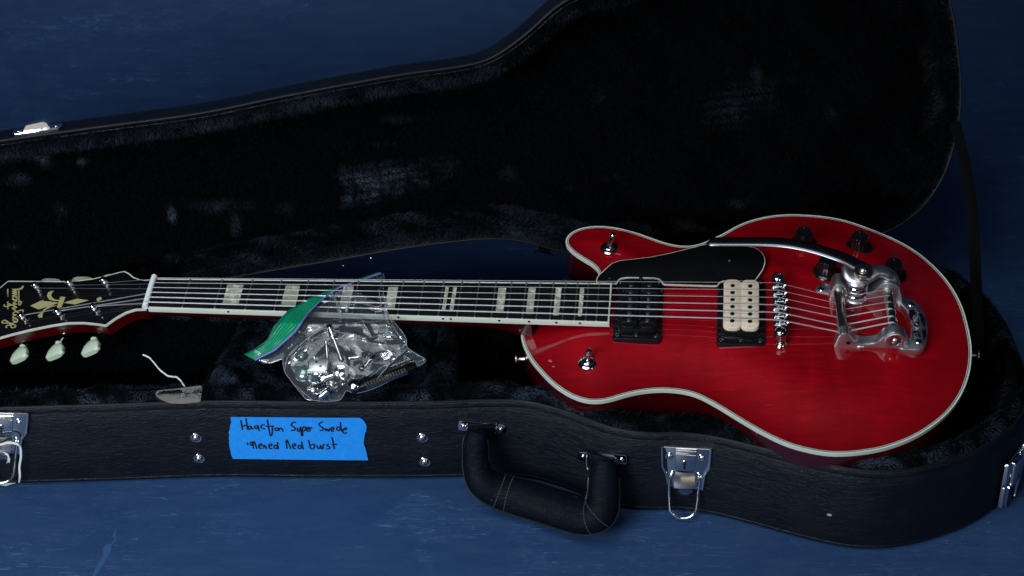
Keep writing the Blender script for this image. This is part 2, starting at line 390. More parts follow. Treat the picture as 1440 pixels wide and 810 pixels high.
def pile(V, F, density, length, width, flat, nap, up=0.5, seed=1):
    """short plush pile: blades over triangles V/F. flat(points) 0..1 says how far the pile is crushed down and how light it is painted, nap is the lay direction"""
    g = np.random.default_rng(seed); V = np.array(V, float); tri = []
    for f in F: tri += [(f[0], f[i], f[i + 1]) for i in range(1, len(f) - 1)]
    tri = np.array(tri); A, B, C = V[tri[:, 0]], V[tri[:, 1]], V[tri[:, 2]]; n = np.cross(B - A, C - A); ar = np.linalg.norm(n, axis=1) / 2; n /= 2 * ar[:, None] + 1e-9
    k = int(ar.sum() * density); idx = g.choice(len(tri), k, p=ar / ar.sum()); r1 = np.sqrt(g.random(k)); r2 = g.random(k)
    P = A[idx] * (1 - r1)[:, None] + B[idx] * (r1 * (1 - r2))[:, None] + C[idx] * (r1 * r2)[:, None]; n = n[idx]
    fl = np.clip(flat(P), 0, 1)
    ang = 0.9 * np.sin(P[:, 0] * .043 + 2 * np.sin(P[:, 1] * .03 + P[:, 2] * .027)) + 0.7 * np.sin(P[:, 0] * .11 + P[:, 1] * .09 - P[:, 2] * .1) + g.normal(0, .45, k)
    t = np.array(nap, float) - n * (n @ np.array(nap, float))[:, None]; t /= np.linalg.norm(t, axis=1)[:, None] + 1e-9
    b = np.cross(n, t); lay = t * np.cos(ang)[:, None] + b * np.sin(ang)[:, None]
    tilt = up * (1 - fl) * (0.6 + .5 * g.random(k)) + 0.16 * fl * g.random(k) + .06
    d = lay * np.cos(tilt)[:, None] + n * np.sin(tilt)[:, None]
    L = length * (0.65 + .6 * g.random(k))
    wv = np.cross(n, d); wv /= np.linalg.norm(wv, axis=1)[:, None] + 1e-9
    tw = g.normal(0, 1, k) * (1 - fl) * 1.2; wv = wv * np.cos(tw)[:, None] + np.cross(d, wv) * np.sin(tw)[:, None]
    W = width * (.6 + .7 * g.random(k))
    a = P - n * 0.5 - wv * W[:, None] / 2; c = P - n * 0.5 + wv * W[:, None] / 2; tip = P + d * L[:, None]
    pile.crush = fl
    return np.stack([a, c, tip], 1).reshape(-1, 3), np.arange(3 * k).reshape(-1, 3)
def fast_build(name, V1, F1, V2, F2, mats, parent):
    """base surface + tens of thousands of blades in one mesh"""
    F1t = []
    for f in F1: F1t += [(f[0], f[i], f[i + 1]) for i in range(1, len(f) - 1)]
    F1t = np.array(F1t); V = np.vstack([V1, V2]); V = ROOT[rootof(parent)].loc(V) * MM; F = np.vstack([F1t, F2 + len(V1)])
    me = bpy.data.meshes.new(name); me.vertices.add(len(V)); me.vertices.foreach_set('co', V.ravel())
    me.loops.add(F.size); me.loops.foreach_set('vertex_index', F.ravel().astype(np.int32))
    me.polygons.add(len(F)); me.polygons.foreach_set('loop_start', np.arange(0, F.size, 3, dtype=np.int32))
    mi = np.zeros(len(F), np.int32); mi[len(F1t):] = 1; 
    for q in mats: me.materials.append(q)
    me.polygons.foreach_set('material_index', mi)
    sm = np.zeros(len(F), bool); sm[:len(F1t)] = True; me.polygons.foreach_set('use_smooth', sm)
    at = me.attributes.new('crush', 'FLOAT', 'FACE'); cv = np.zeros(len(F), np.float32); cv[len(F1t):] = pile.crush; at.data.foreach_set('value', cv)
    me.update(calc_edges=True)
    o = bpy.data.objects.new(name, me); COL.objects.link(o); o.parent = parent; return o
def rootof(o):
    while o.parent is not None: o = o.parent
    return o
# ================================================================== THE SETTING: one sheet of blue backdrop paper
def sweep_pt(px, py):
    d = ray(px, py)
    for t in np.arange(1500, 3600, 2.):
        q = CAM + d * t; y, z = q[1], q[2]
        zz = 0 if y < 640 else (380 - math.sqrt(max(0, 380 ** 2 - (y - 640) ** 2)) if y < 1019 else 1e9)
        if z <= zz + 1.2: return q
    return CAM + d * 3000
CR = [np.array([sweep_pt(*q)[:2] for q in c_]) for c_ in ([(-20, 20), (0, 66), (6, 84), (12, 96), (22, 118), (30, 140), (32, 165)], [(12, 92), (24, 110), (60, 142), (84, 158), (92, 166)], [(0, 84), (22, 90), (30, 60), (20, 0)])]
prof = [(-1400, 0)] + [(y, 0) for y in range(-1200, 640, 40)]
prof += [(640 + 380 * math.sin(a), 380 - 380 * math.cos(a)) for a in np.linspace(0, math.pi / 2, 80)] + [(1020, z) for z in range(440, 1500, 80)]
CRW = None
xs = np.concatenate([np.arange(-1500, -700, 40.), np.arange(-700, 0, 8.), np.arange(0, 2101, 40.)]); V = []; F = []
for y, z in prof:
    for x in xs:
        d = 0.0
        if y > 500:   # soft dents and a crease low on the left of the sweep
            d = 5 * noise.noise((x * .004, y * .004, z * .004)) * min(1, (y - 500) / 200)
        if x < 0:
            for c_, k_ in zip(CR, (5, 4, 3)): d += k_ * math.exp(-dist_to(c_, np.array([[x, y]]), False)[0] / 14)
        V.append((x, y - d, z + d * .5))
m = len(xs)
for i in range(len(prof) - 1):
    F += [(i * m + k, i * m + k + 1, (i + 1) * m + k + 1, (i + 1) * m + k) for k in range(m - 1)]
backdrop = MB().add(V, F).build('backdrop', M_PAPER, smooth=True, kind='structure')
mb = MB()   # the torn spot at the lower left of the paper: a lifted flap edge over a paler core
tear = [(163, 742), (158, 754), (162, 756), (157, 765), (150, 765), (144, 772), (146, 780), (139, 790), (134, 800), (129, 812), (134, 812), (140, 802), (147, 792), (152, 783), (156, 776), (157, 768), (163, 760)]
o2 = np.array(T.pxs(tear)); mb.prism(o2, 0.02, 0.25)
mb.build('paper_tear', M_PAPERCORE, backdrop, label='torn paler spot in the blue paper', kind=None)
# ================================================================== THE CASE
case = empty('guitar_case', 'open black hard-shell guitar case with plush lining, lid propped up behind', 'guitar case', loc=(360, -80, 0))
lidpts = [(-92, 60), (-74, -6), (-30, -20), (40, -15), (110, -5), (180, 5), (248, 15), (301, 21), (362, 27), (423, 34), (484, 38), (530, 38), (565, 31), (600, 18), (645, 10), (700, 8), (760, 6), (820, 3), (880, 3), (935, 8), (977, 22),
          (1010, 50), (1031, 90), (1042, 150), (1038, 208), (1026, 268), (1002, 322), (962, 356), (920, 377), (872, 389), (830, 387), (791, 371), (732, 336), (700, 318), (669, 307), (635, 303), (602, 290), (568, 262), (530, 238), (495, 231),
          (431, 226), (314, 211), (225, 198), (120, 190), (22, 182), (-30, 176), (-75, 160), (-92, 120)]
LO = resample(catmull(np.array(lidpts) * KC, 8, True), 5.0, True); LO = smooth_loop(LO, 6)
if area2(LO) < 0: LO = LO[::-1]
BO = np.array([[*(LP0[:2] + LH[:2] * s - LB[:2] * v)] for s, v in LO])[::-1]      # the tray is the lid's mirror image about the hinge line
if area2(BO) < 0: BO = BO[::-1]
def rings(mb, out, prof, mi=0):
    n = len(out); V = []; F = []
    t = np.roll(out, -1, 0) - np.roll(out, 1, 0); t /= np.linalg.norm(t, axis=1)[:, None]; nn = np.column_stack([-t[:, 1], t[:, 0]])
    for k in range(8): nn = nn + 0.5 * (np.roll(nn, 1, 0) + np.roll(nn, -1, 0)); nn /= np.linalg.norm(nn, axis=1)[:, None]
    for d, z in prof: V.append(np.column_stack([out + nn * d, np.full(n, z)]))
    for i in range(len(prof) - 1): F += [(i * n + k, i * n + (k + 1) % n, (i + 1) * n + (k + 1) % n, (i + 1) * n + k) for k in range(n)]
    mb.add(np.concatenate(V), F, mi); return [v[:, :2] for v in V]
def tray_wall():
    mb = MB()
    R = rings(mb, BO, [(10, 0.3), (3, 1.5), (0.6, 4), (0, 6), (0.5, 7.2), (0.1, 8.4), (-1.0, 45), (-0.6, 76), (0, 90), (0.5, 91.4), (0.1, 92.6), (0.2, 95), (0.6, 97), (2.0, 98.2), (4.0, 98), (4.5, 92)])
    V, F, d = fill(R[0], 60); mb.add(np.column_stack([V, np.full(len(V), .3)]), [f[::-1] for f in F]); return mb
tray = tray_wall().build('case_tray', M_VINYL, case, label='black vinyl lower half of the case')
mb = MB(); rim = inset(smooth_loop(BO, 3), 2.6); mb.tube(np.column_stack([rim, np.full(len(rim), 98.5)]), 1.5, 8, closed=True)
mb.build('rim_piping', M_PIPING, tray)
# the lining of the tray: padded lip, side wall, floor
lipz = lambda P: 2.2 * nz(P, .035, 3.1) + 1.4 * nz(P, .09, 7.7)
mbl = MB(); R = rings(mbl, BO, [(4.5, 90), (5.5, 99), (9, 105.5), (15, 108), (21, 104.5), (25, 94), (27, 72), (29, 45), (31, 27), (36, 21)])
fV, fF, fd = fill(R[-1], 16); mbl.add(np.column_stack([fV, 21 + 1.5 * nz(fV, .03)]), fF)
V1 = np.concatenate(mbl.v); F1 = mbl.f; V1[:, 2] += lipz(V1) * (V1[:, 2] > 60)
flatLitT = lambda P: np.where(P[:, 2] > 88, np.clip(0.50 + 1.1 * nz(P, .05, 1.3), 0.1, .95), np.clip(.5 * nz(P, .022, 1.3), 0, .12))  # lip set lighter, depths darker: light and shade put into the colour
def zone(P): return P
V2, F2 = pile(V1, F1, 0.42, 6.5, 1.1, flatLitT, (0.3, -1, .25), up=1.0, seed=3)
lining = fast_build('tray_lining', V1, F1, V2, F2, [M_FURBASE, M_FUR], case); lining['kind'] = 'stuff'; lining['label'] = 'black plush lining of the tray'

# accessory box and neck cradle inside the tray, both plush covered
def plush_block(name, outline, z0, z1, rad, label, seed, bulge=3.0, density=.6, up=1.0, flat=None, zfun=None):
    o = resample(outline, 4.0, True); o = smooth_loop(np.array(o), 3)
    if area2(o) < 0: o = o[::-1]
    mb = MB(); R = rings(mb, o, [(0, z0), (-1, (z0 + z1) / 2), (0, z1 - rad), (rad * .3, z1 - rad * .3), (rad, z1)])
    V, F, d = fill(R[-1], 5.0); Z = z1 + np.minimum(d, 14) / 14 * bulge; mb.add(np.column_stack([V, Z]), F)
    V1 = np.concatenate(mb.v); top = V1[:, 2] > z0 + 5
    V1[:, 2] += top * (3.0 * nz(V1, .03, seed) + 1.6 * nz(V1, .08, seed * 2))
    if zfun is not None: V1[:, 2] += top * zfun(V1)
    V2, F2 = pile(V1, mb.f, density, 6.5, 1.1, flat or (lambda P: np.clip(0.85 + 1.2 * nz(P, .035, seed), 0.1, 1)), (0.5, -1, .1), up=up, seed=int(seed * 10))  # high default paints the block lighter where the lamps hardly reach
    ob = fast_build(name, V1, mb.f, V2, F2, [M_FURBASE, M_FUR], case); ob['kind'] = 'stuff'; ob['label'] = label; return ob
zt = 90
q = [T.px(*p_, zt) for p_ in ((272, 572), (338, 452), (605, 452), (600, 575))]
q = [(x, max(y, -144)) for x, y in q]
plush_block('accessory_box', q, 22, zt, 7, 'plush-covered accessory compartment', 2.3, zfun=lambda P: 5 * np.exp(-((P[:, 0] - q[1][0] - 25) / 30) ** 2))
q2 = [T.px(*p_, 98) for p_ in ((592, 580), (600, 520), (612, 452), (640, 452), (638, 520), (640, 580))]
q2 = [(x, max(y, -144)) for x, y in q2]
plush_block('compartment_divider', q2, 22, 98, 8, 'tall plush divider beside the accessory compartment', 5.1, bulge=5)

plush_block('body_pad', [(480, -60), (760, -60), (760, 60), (480, 60)], 22, 104, 12, 'plush pad under the guitar body', 7.7, density=.1)
# ---- the lid
def lid_rings(mb, prof, out=LO, mi=0): return rings(mb, out, prof, mi)
mb = MB(); R = lid_rings(mb, [(5, -6), (5, -.5), (3, 0.6), (0.8, 0), (0, -4), (0, -8), (1.2, -9.5), (0.2, -11), (-1, -30), (1, -46), (5, -54), (16, -58)])
V, F, d = fill(R[-1], 40); mb.add(np.column_stack([V, np.full(len(V), -58.)]), [f[::-1] for f in F])
lid = mb.build('case_lid', M_VINYL, case, frame=LID, label='raised lid of the case seen from inside')
mb = MB(); rim = inset(smooth_loop(LO, 3), 2.2); mb.tube(np.column_stack([rim, np.full(len(rim), 1.4)]), 1.5, 8, closed=True)
rim = inset(smooth_loop(LO, 6), 7.0); mb.tube(np.column_stack([rim, np.full(len(rim), 0.0)]), 1.0, 8, closed=True)
mb.build('rim_piping', M_PIPING, lid, frame=LID)
# lining: lip, side wall and a floor that keeps the print of the strings, bridge and knobs
mbl = MB(); R = lid_rings(mbl, [(5, -8), (5.5, -1), (9, 2.5), (14, 2.8), (19, 0), (23, -9), (26, -26), (29, -37), (35, -42)])
fV, fF, fd = fill(R[-1], 6.0)
def ell(P, cx, cy, rx, ry, rot=0):
    c, s_ = math.cos(rot), math.sin(rot); X = P[:, 0] - cx; Y = P[:, 1] - cy; return np.exp(-(((X * c + Y * s_) / rx) ** 2 + ((-X * s_ + Y * c) / ry) ** 2))
LQ = [(-42)]
def lp(px, py): return LID.px(px, py, -42)
patches = []
for px_, py_, rx, ry, k in ((45, 222, 30, 13, 1.0), (25, 250, 26, 10, .6), (118, 224, 11, 6, .8), (75, 290, 24, 10, .35), (85, 310, 8, 20, .35), (240, 298, 7, 20, .95), (300, 288, 45, 10, .55), (330, 318, 7, 26, .55), (410, 290, 60, 14, .35), (570, 164, 36, 8, .6), (600, 158, 7, 8, .7),
                              (230, 345, 18, 7, .4), (15, 345, 12, 5, .35), (520, 200, 50, 5, .3), (1085, 110, 60, 16, .35), (1065, 100, 10, 40, .3), (1165, 165, 22, 20, .35), (1035, 285, 26, 9, .55), (850, 132, 24, 14, .35), (810, 262, 16, 8, .4), (850, 250, 20, 8, .25), (700, 240, 26, 20, .3), (540, 115, 12, 4, .2), (915, 200, 60, 60, .12), (760, 250, 60, 25, .15)):
    cx, cy = lp(px_, py_); patches.append((cx, cy, rx / 1.2, ry / 1.2, k))
# block with string imprint: a parallelogram
blk = np.array([lp(*p_) for p_ in ((470, 212), (650, 196), (655, 250), (600, 268), (484, 290))])
bc = np.array([lp(*p_) for p_ in ((478, 252), (640, 232))]); bdir = (bc[1] - bc[0]) / np.linalg.norm(bc[1] - bc[0]); bn = np.array([-bdir[1], bdir[0]])
br = np.array([lp(*p_) for p_ in ((985, 140), (1070, 128))])
def softin(poly, P2, w_=4):
    ins = inside(poly, P2[:, 0], P2[:, 1]); d = dist_to(poly, P2); return np.clip(.5 + np.where(ins, d, -d) / w_, 0, 1)
def stringmarks(P2, o, d, n, pitch, half):
    y = (P2 - o) @ n; ph = (y / pitch) % 1.0; return np.exp(-((np.minimum(ph, 1 - ph) * pitch) / half) ** 2)
def flatL(P):
    """P in lid frame"""
    P2 = P[:, :2]; f = 0.0
    n1 = nz(P, .05, 4.4); n2 = nz(P, .016, 9.1)
    for cx, cy, rx, ry, k in patches: f = f + k * ell(P2, cx, cy, rx, ry)
    f = f * np.clip(.75 + 1.1 * n1, 0, 1.3)
    b = softin(blk + 0, P2 + 3 * np.column_stack([n1, n2]), 14); up_ = (P2 - bc[0]) @ bn; al = (P2 - bc[0]) @ bdir
    bb = b * np.clip(1.0 - np.clip(up_ - 2, 0, 60) / 22, .12, 1) * np.clip(1.15 - al / 170, .2, 1)
    marks = np.maximum(stringmarks(P2, bc[0], bdir, bn, 8.5, 1.1), 0.8 * np.exp(-(((al % 29) - 14) / 1.8) ** 2))
    bb = bb * (1 - .7 * marks) * np.clip(.8 + .9 * n1 + .5 * nz(P, .15, 2.), .2, 1.1)
    f = np.maximum(f, bb)
    r2 = ell(P2, *lp(1040, 145), 62, 30, .2) * .45 * (1 - .7 * stringmarks(P2, br[0], bdir, bn, 10, 1.6)); f = np.maximum(f, r2)
    lowside = 0.0
    return np.clip(f + .05 * n2, 0, 1)
mbl.add(np.column_stack([fV, np.full(len(fV), -42.) + 2.2 * nz(fV, .018, 2.2) - 3.0 * softin(blk, fV, 8)]), fF)
V1 = np.concatenate(mbl.v); lip = V1[:, 2] > -20; V1[:, 2] += lip * (1.4 * nz(V1, .035, 3.) + .8 * nz(V1, .1, 5.))
V1[:, :2] += 0
F1 = mbl.f
def flatLitAll(P):
    f = flatL(P); side = (P[:, 2] > -38); k_ = np.where(P[:, 0] > 720, .10, .52); k_ = np.where((P[:, 0] < 200) & (P[:, 1] < 100), .12, k_); k_ = np.where((P[:, 0] > 560) & (P[:, 1] > 200), .18, k_); return np.where(side, np.clip(k_ * .85 + .35 * nz(P, .04, 6.), 0, .7), f)
V2, F2 = pile(V1, F1, 0.62, 6.0, 1.1, flatLitAll, (0.2, -1, 0), up=1.15, seed=5)
ob = fast_build('lid_lining', LID.w(V1), F1, LID.w(V2), F2, [M_FURBASE, M_FUR], case)
ob.parent = lid; ob['kind'] = 'stuff'

# ---- finding points on the tray's near wall
def wall(px, py, off=1.2):
    d = ray(px, py); best = (1e9, None)
    A = BO; B_ = np.roll(BO, -1, 0)
    for a, b in zip(A, B_):
        e = b - a; n = np.array([e[1], -e[0]]); L_ = np.linalg.norm(n)
        if L_ < 1e-6: continue
        n /= L_
        den = d[:2] @ n
        if den >= -1e-9: continue
        t = ((a + n * off - CAM[:2]) @ n) / den; q = CAM + d * t; s = ((q[:2] - a) @ e) / (e @ e)
        if -.02 <= s <= 1.02 and -20 < q[2] < 112 and t < best[0]: best = (t, (q, np.array([e[0], e[1], 0]) / L_, np.array([n[0], n[1], 0])))
    return best[1]
def wall_frame(px, py, off=1.2, span=18):
    q, t, n = wall(px, py, off)
    k = np.argsort(np.linalg.norm(BO - q[:2], axis=1))[:7]; P_ = BO[k]; u = P_ - P_.mean(0); w_, vv = np.linalg.eigh(u.T @ u); tt = np.array([*vv[:, 1], 0.])
    if tt @ t < 0: tt = -tt
    nn = np.array([tt[1], -tt[0], 0.])
    return Frame(q, tt, (0, 0, 1), nn)

def rivet(mb, c, r, fr=None, h=None, cross=False, mi=0):
    mb.lathe([(r * 1.25, 0), (r * 1.25, .5), (r * .95, .6), (r * .9, r * .3), (r * .6, r * .55), (r * .2, r * .66)], c, 16, mi=mi)
# draw-latch: plate, lock block, keyhole, lever, bail
LS = 6.23; LOFF = (920, 610)
M_LEVER = mat('warm_tinted_chrome', (0.86, 0.78, 0.70), 0.16, 1.0)  # chrome tinted cream: a warm reflection put into the colour
def latch(fr, off_px, name='latch', label=None, open_tip=False):
    sc, (ox, oy) = LS, off_px
    X = lambda pts, h=0: [fr.px(x / sc + ox, y / sc + oy, h) for x, y in pts]
    mb = MB(); mb.prism(X([(62, 97), (283, 109), (505, 122), (503, 200), (490, 290), (468, 320), (450, 350), (438, 410), (428, 475), (404, 484), (270, 470), (120, 455), (108, 400), (97, 338), (80, 300), (64, 270), (62, 180)]), 0, 1.3, .4)
    # raised folded flanges at both sides and the top fold
    for L_, R_ in (([(62, 97), (64, 270), (97, 338), (120, 455)], [(80, 100), (82, 262), (113, 330), (138, 450)]), ([(490, 122), (476, 285), (436, 345), (412, 478)], [(507, 122), (493, 292), (452, 352), (430, 478)])):
        P_ = X(L_) + X(R_)[::-1]; mb.prism(P_, 1.2, 3.4, .6)
    a, b = X([(85, 104)])[0], X([(488, 125)])[0]
    mb.tube([(a[0], a[1], 1.8), (b[0], b[1], 1.8)], 1.0, 8)
    pl = mb.build(name, M_CHROME, case, frame=fr, label=label)
    mb = MB()
    for c_ in ((135, 190), (420, 205)):
        c2 = X([c_])[0]; mb2 = MB(); rivet(mb2, (*c2, 1.3), 3.3); mb2.build('rivet', M_CHROME, pl, frame=fr)
    mb.prism(X([(190, 128), (372, 136), (360, 312), (186, 300)]), 1.2, 4.6, .9)
    a, b = X([(192, 150)])[0], X([(368, 162)])[0]; mb.tube([(a[0], a[1], 4.9), (b[0], b[1], 4.9)], 1.2, 8)
    mb.build('lock_block', M_CHROME, pl, frame=fr)
    mb = MB(); c2 = X([(268, 232)])[0]; mb.lathe([(2.9, 4.3), (2.9, 5.3), (2.0, 5.5)], (*c2, 0), 18); mb.build('keyhole_ring', M_NICKEL, pl, frame=fr)
    mb = MB(); mb.lathe([(1.5, 5.2), (1.5, 5.65)], (c2[0] + .2, c2[1] - .1, 0), 12); k_ = X([(258, 250), (278, 250), (276, 285), (258, 285)]); mb.prism(k_, 4.6, 5.0)
    mb.build('keyhole', M_BLACKGLOSS, pl, frame=fr)
    # the hooked lever tab: curved sheet in three bends
    mb = MB(); rows = [((192, 312), (352, 320), 4.8), ((180, 350), (358, 356), 6.2), ((176, 395), (358, 402), 9.5), ((178, 425), (355, 430), 10.2), ((192, 440), (345, 446), 8.0), ((205, 480), (335, 490), 5.5), ((235, 512), (305, 520), 3.8)]
    V = []
    for l, r_, h in rows:
        for t in np.linspace(0, 1, 7):
            x, y = l[0] + (r_[0] - l[0]) * t, l[1] + (r_[1] - l[1]) * t; p_ = X([(x, y)])[0]; V.append((p_[0], p_[1], h - 1.2 * (2 * t - 1) ** 2))
    n = 7; Fc = [(i * n + k, (i + 1) * n + k, (i + 1) * n + k + 1, i * n + k + 1) for i in range(len(rows) - 1) for k in range(n - 1)]
    V = np.array(V); mb.add(V, Fc); mb.add(V - (0, 0, .9), [f[::-1] for f in Fc]); mb.build('lever_tab', M_LEVER, pl, frame=fr)
    mb = MB()
    P_ = [(150, 370), (133, 420), (130, 520), (134, 640), (152, 690), (200, 728), (250, 742), (310, 730), (355, 690), (370, 630), (384, 520), (398, 420), (395, 385)]
    h_ = np.interp([q_[1] for q_ in P_], [370, 480, 742], [3, 4, 16]); P_ = [X([q_], h)[0] for q_, h in zip(P_, h_)]; P3 = catmull([(p_[0], p_[1], z) for p_, z in zip(P_, h_)], 5)
    mb.tube(P3, 1.55, 10)
    for e in (P3[0], P3[-1]): mb.lathe([(2.3, -1.5), (2.6, 0), (2.3, 1.6), (1, 2.2)], e, 12)
    mb.build('bail', M_CHROME, pl, frame=fr); return pl
latch(wall_frame(965, 655), LOFF, label='front latch below the lower bout')
latch(wall_frame(12, 620), (-40, 560), label='latch at the left edge with a string tied to it', open_tip=True)
# the latch on the curved right end shows only its plate edge and catch
fr = wall_frame(1421, 668)
mb = MB(); mb.box((0, 0, 1), (46, 56, 1.6), .5, rad=3)
pl = mb.build('latch', M_CHROME, case, frame=fr, label='latch on the right end of the case')
mb = MB(); mb.box((-20, 16, 3), (7, 26, 3), 1, rad=1.5); mb.build('flange', M_CHROME, pl, frame=fr); mb = MB(); mb.box((-20, -14, 3), (5, 26, 2.4), .9, rad=1); mb.build('flange', M_CHROME, pl, frame=fr); mb = MB(); mb.box((20, 2, 3), (6, 54, 3), 1, rad=1.5); mb.build('flange', M_CHROME, pl, frame=fr)
mb = MB(); mb.box((0, 8, 4), (20, 30, 6), 1.5, rad=2); mb.build('lock_block', M_CHROME, pl, frame=fr)
for c_ in ((-12, 20), (14, 20)):
    mb = MB(); rivet(mb, (*c_, 1.8), 3.2); mb.build('rivet', M_CHROME, pl, frame=fr)
mb = MB(); mb.tube(catmull([(-13, -6, 4), (-12, -30, 4), (0, -40, 5), (12, -30, 4), (13, -6, 4)], 6), 1.5, 8); mb.build('bail', M_CHROME, pl, frame=fr)
# four pan-head case screws
for x, y in ((275.5, 615.5), (280, 644.5), (594, 615.5), (597.5, 649.5)):
    fr = wall_frame(x, y, .8); mb = MB(); mb.lathe([(5.9, -.5), (6.0, .5), (5.3, 1.1), (4.6, 1.0), (4.4, 1.6), (3.9, 2.7), (2.6, 3.5), (.6, 3.8)], (0, 0, 0), 24)
    sc = mb.build('case_screw', M_CHROME, case, frame=fr)
    mb = MB(); 
    for a in (0.3, 0.3 + math.pi / 2): mb.box((0, 0, 3.72), (3.6, .9, .5), rz=a)
    mb.build('screw_recess', M_BLACKSATIN, sc, frame=fr)
# a chip in the vinyl low on the right
fr = wall_frame(1166, 724, .9); mb = MB(); mb.prism([(-2.4, -.6), (0, -1.6), (2.2, -.8), (2.6, .8), (.4, 1.7), (-1.8, 1.1)], 0, .25); mb.build('vinyl_chip', mat('bare_fibre', (.35, .33, .3), .9), tray, frame=fr)

# ---- handle
def bracket(corners, tab_px):
    fr = wall_frame(*np.mean(corners, axis=0)); P_ = [fr.px(*c_) for c_ in corners]
    mb = MB(); o = np.array(P_); o = resample(o, 2, True); o = smooth_loop(o, 2); mb.prism(o, 0, 1.6, .5)
    b = mb.build('handle_bracket', M_CHROME, handle, frame=fr)
    L_, R_ = (np.array(P_[0]) + P_[3]) / 2, (np.array(P_[1]) + P_[2]) / 2
    for t in (.11, .89):
        c_ = L_ + (R_ - L_) * t; mb = MB(); rivet(mb, (c_[0], c_[1], 1.5), 2.6); mb.build('rivet', M_CHROME, b, frame=fr)
    cx, cy = L_ + (R_ - L_) * .5
    for s in (-1, 1):
        mb = MB(); mb.tube([(cx + s * 15, cy + 5, 1.2), (cx + s * 15, cy + 3, 4), (cx + s * 15, cy - 3, 6), (cx + s * 14, cy - 10, 7), (cx + s * 12, cy - 14, 8)], 1.2, 8); mb.build('swivel_loop', M_CHROME, b, frame=fr)
    m3 = MB(); m3.prism([(cx - 13, cy - 12), (cx + 13, cy - 12), (cx + 13, cy + 5), (cx - 13, cy + 5)], 1.5, 5.5, 1.5); m3.build('leather_tab', M_GRIP, b, frame=fr)
    return fr, cx, cy
H_ = lambda px, py, z: np.array([*T.px(px, py, z), z])
handle = empty('carry_handle', 'x', 'x'); ROOT.pop(handle); del handle['label']; del handle['category']; handle.name = 'handle'
handle.matrix_world = Matrix.Identity(4)
handle.parent = case; handle.matrix_parent_inverse = Matrix.Identity(4)
path = [H_(671, 607, 82), H_(669, 622, 72), H_(669, 642, 58), H_(671, 660, 46), H_(680, 679, 34), H_(702, 691, 25), H_(732, 700, 22), H_(765, 710, 22), H_(797, 720, 23), H_(822, 726, 26), H_(841, 722, 33), H_(848, 701, 44), H_(849, 672, 62), H_(850, 650, 74)]
rr = [9, 11, 11.5, 12.5, 14.5, 16.5, 18, 18, 18, 18, 16.5, 14.5, 13.2, 11]
PR = catmull([(*p_, r_) for p_, r_ in zip(path, rr)], 6)
mb = MB(); mb.tube(PR[:, :3], PR[:, 3], 20, sq=(1.08, .95), upv=(0, -.5, .8))
grip = mb.build('grip', M_GRIP, handle)
# piping seam round the outer edge and the two crossed stitch lines
def around(i, a0, a1, k=14, e=.5):
    t = PR[min(i + 1, len(PR) - 1), :3] - PR[i - 1, :3]; t /= np.linalg.norm(t); u = np.array((0, -.5, .8)); a = np.cross(t, u); a /= np.linalg.norm(a); b = np.cross(a, t)
    return [PR[i, :3] + (PR[i, 3] + e) * (1.08 * math.cos(q) * a + .95 * math.sin(q) * b) for q in np.linspace(a0, a1, k)]
def seam(ang, e=.6, i0=4, i1=None):
    return [around(i, ang, ang + .01, 1, e)[0] for i in range(i0, i1 or len(PR) - 6)]
mb = MB(); mb.tube(seam(math.pi * .02), 1.1, 6); mb.build('seam', M_PIPING, handle); mb = MB(); mb.tube(seam(math.pi * .98), 1.1, 6); mb.build('seam', M_PIPING, handle)
mb = MB()
def stitchrow(pts, step=3.2, r=.38):
    P_ = resample(np.array(pts), step)
    for i in range(0, len(P_) - 1):
        a, b = P_[i], P_[i] + (P_[i + 1] - P_[i]) * .72; mb.tube([a, b], r, 5)
for i in (30, 33, 57, 60): stitchrow(around(i, .1, math.pi * .95, 22, .25))
mb.build('stitching', M_STITCH, handle, kind='stuff')
for c_ in (([(645, 591), (712, 597), (711, 610), (644, 604)]), ([(813, 634), (882, 640), (882, 653), (813, 646.5)])): bracket(c_, None)

# ---- lid hardware
def lidedge(px, py): return LID.px(px, py, 0)
# chrome keeper standing on the upper edge of the lid at the left
def edge_frame(px, py, n0=-12):
    s = np.array(LID.px(px, py, n0)); k = np.argmin(np.linalg.norm(LO - s, axis=1)); t = LO[(k + 2) % len(LO)] - LO[k - 2]; t /= np.linalg.norm(t); nn = np.array([t[1], -t[0]])
    o = LID.w((LO[k][0] + nn[0] * .5, LO[k][1] + nn[1] * .5, n0))[0]; R_ = LID.R
    X = R_ @ np.array([-t[0], -t[1], 0]); Z = R_ @ np.array([nn[0], nn[1], 0]); return Frame(o, X, np.cross(Z, X), Z)
fr = edge_frame(50, 178, -16); sgn = 1 if fr.R[0, 0] > 0 else -1
fr = Frame(fr.o, fr.R[:, 0] * sgn, fr.R[:, 1] * sgn, fr.R[:, 2])
mb = MB(); mb.prism(rrect(26, 11, 4), 0, 1.4, .4)
k_ = mb.build('latch_keeper', M_CHROME, lid, frame=fr, label='chrome latch keeper on the upper edge of the lid')
mb = MB(); V = []
prf = [(-14, 1), (-13, 4), (-10, 7.5), (8, 9), (11, 7.5), (13, 3), (14, 1)]
mb.add([(x, y, z) for x, z in prf for y in (-7, 8)], [(2 * i, 2 * i + 2, 2 * i + 3, 2 * i + 1) for i in range(len(prf) - 1)] + [tuple(range(0, 14, 2))[::-1], tuple(range(1, 14, 2))])
mb.build('keeper_hook', M_CHROME, k_, frame=fr)
for x in (-20, 20):
    mb = MB(); rivet(mb, (x, 0, 1.3), 2.6); mb.build('rivet', M_CHROME, k_, frame=fr)
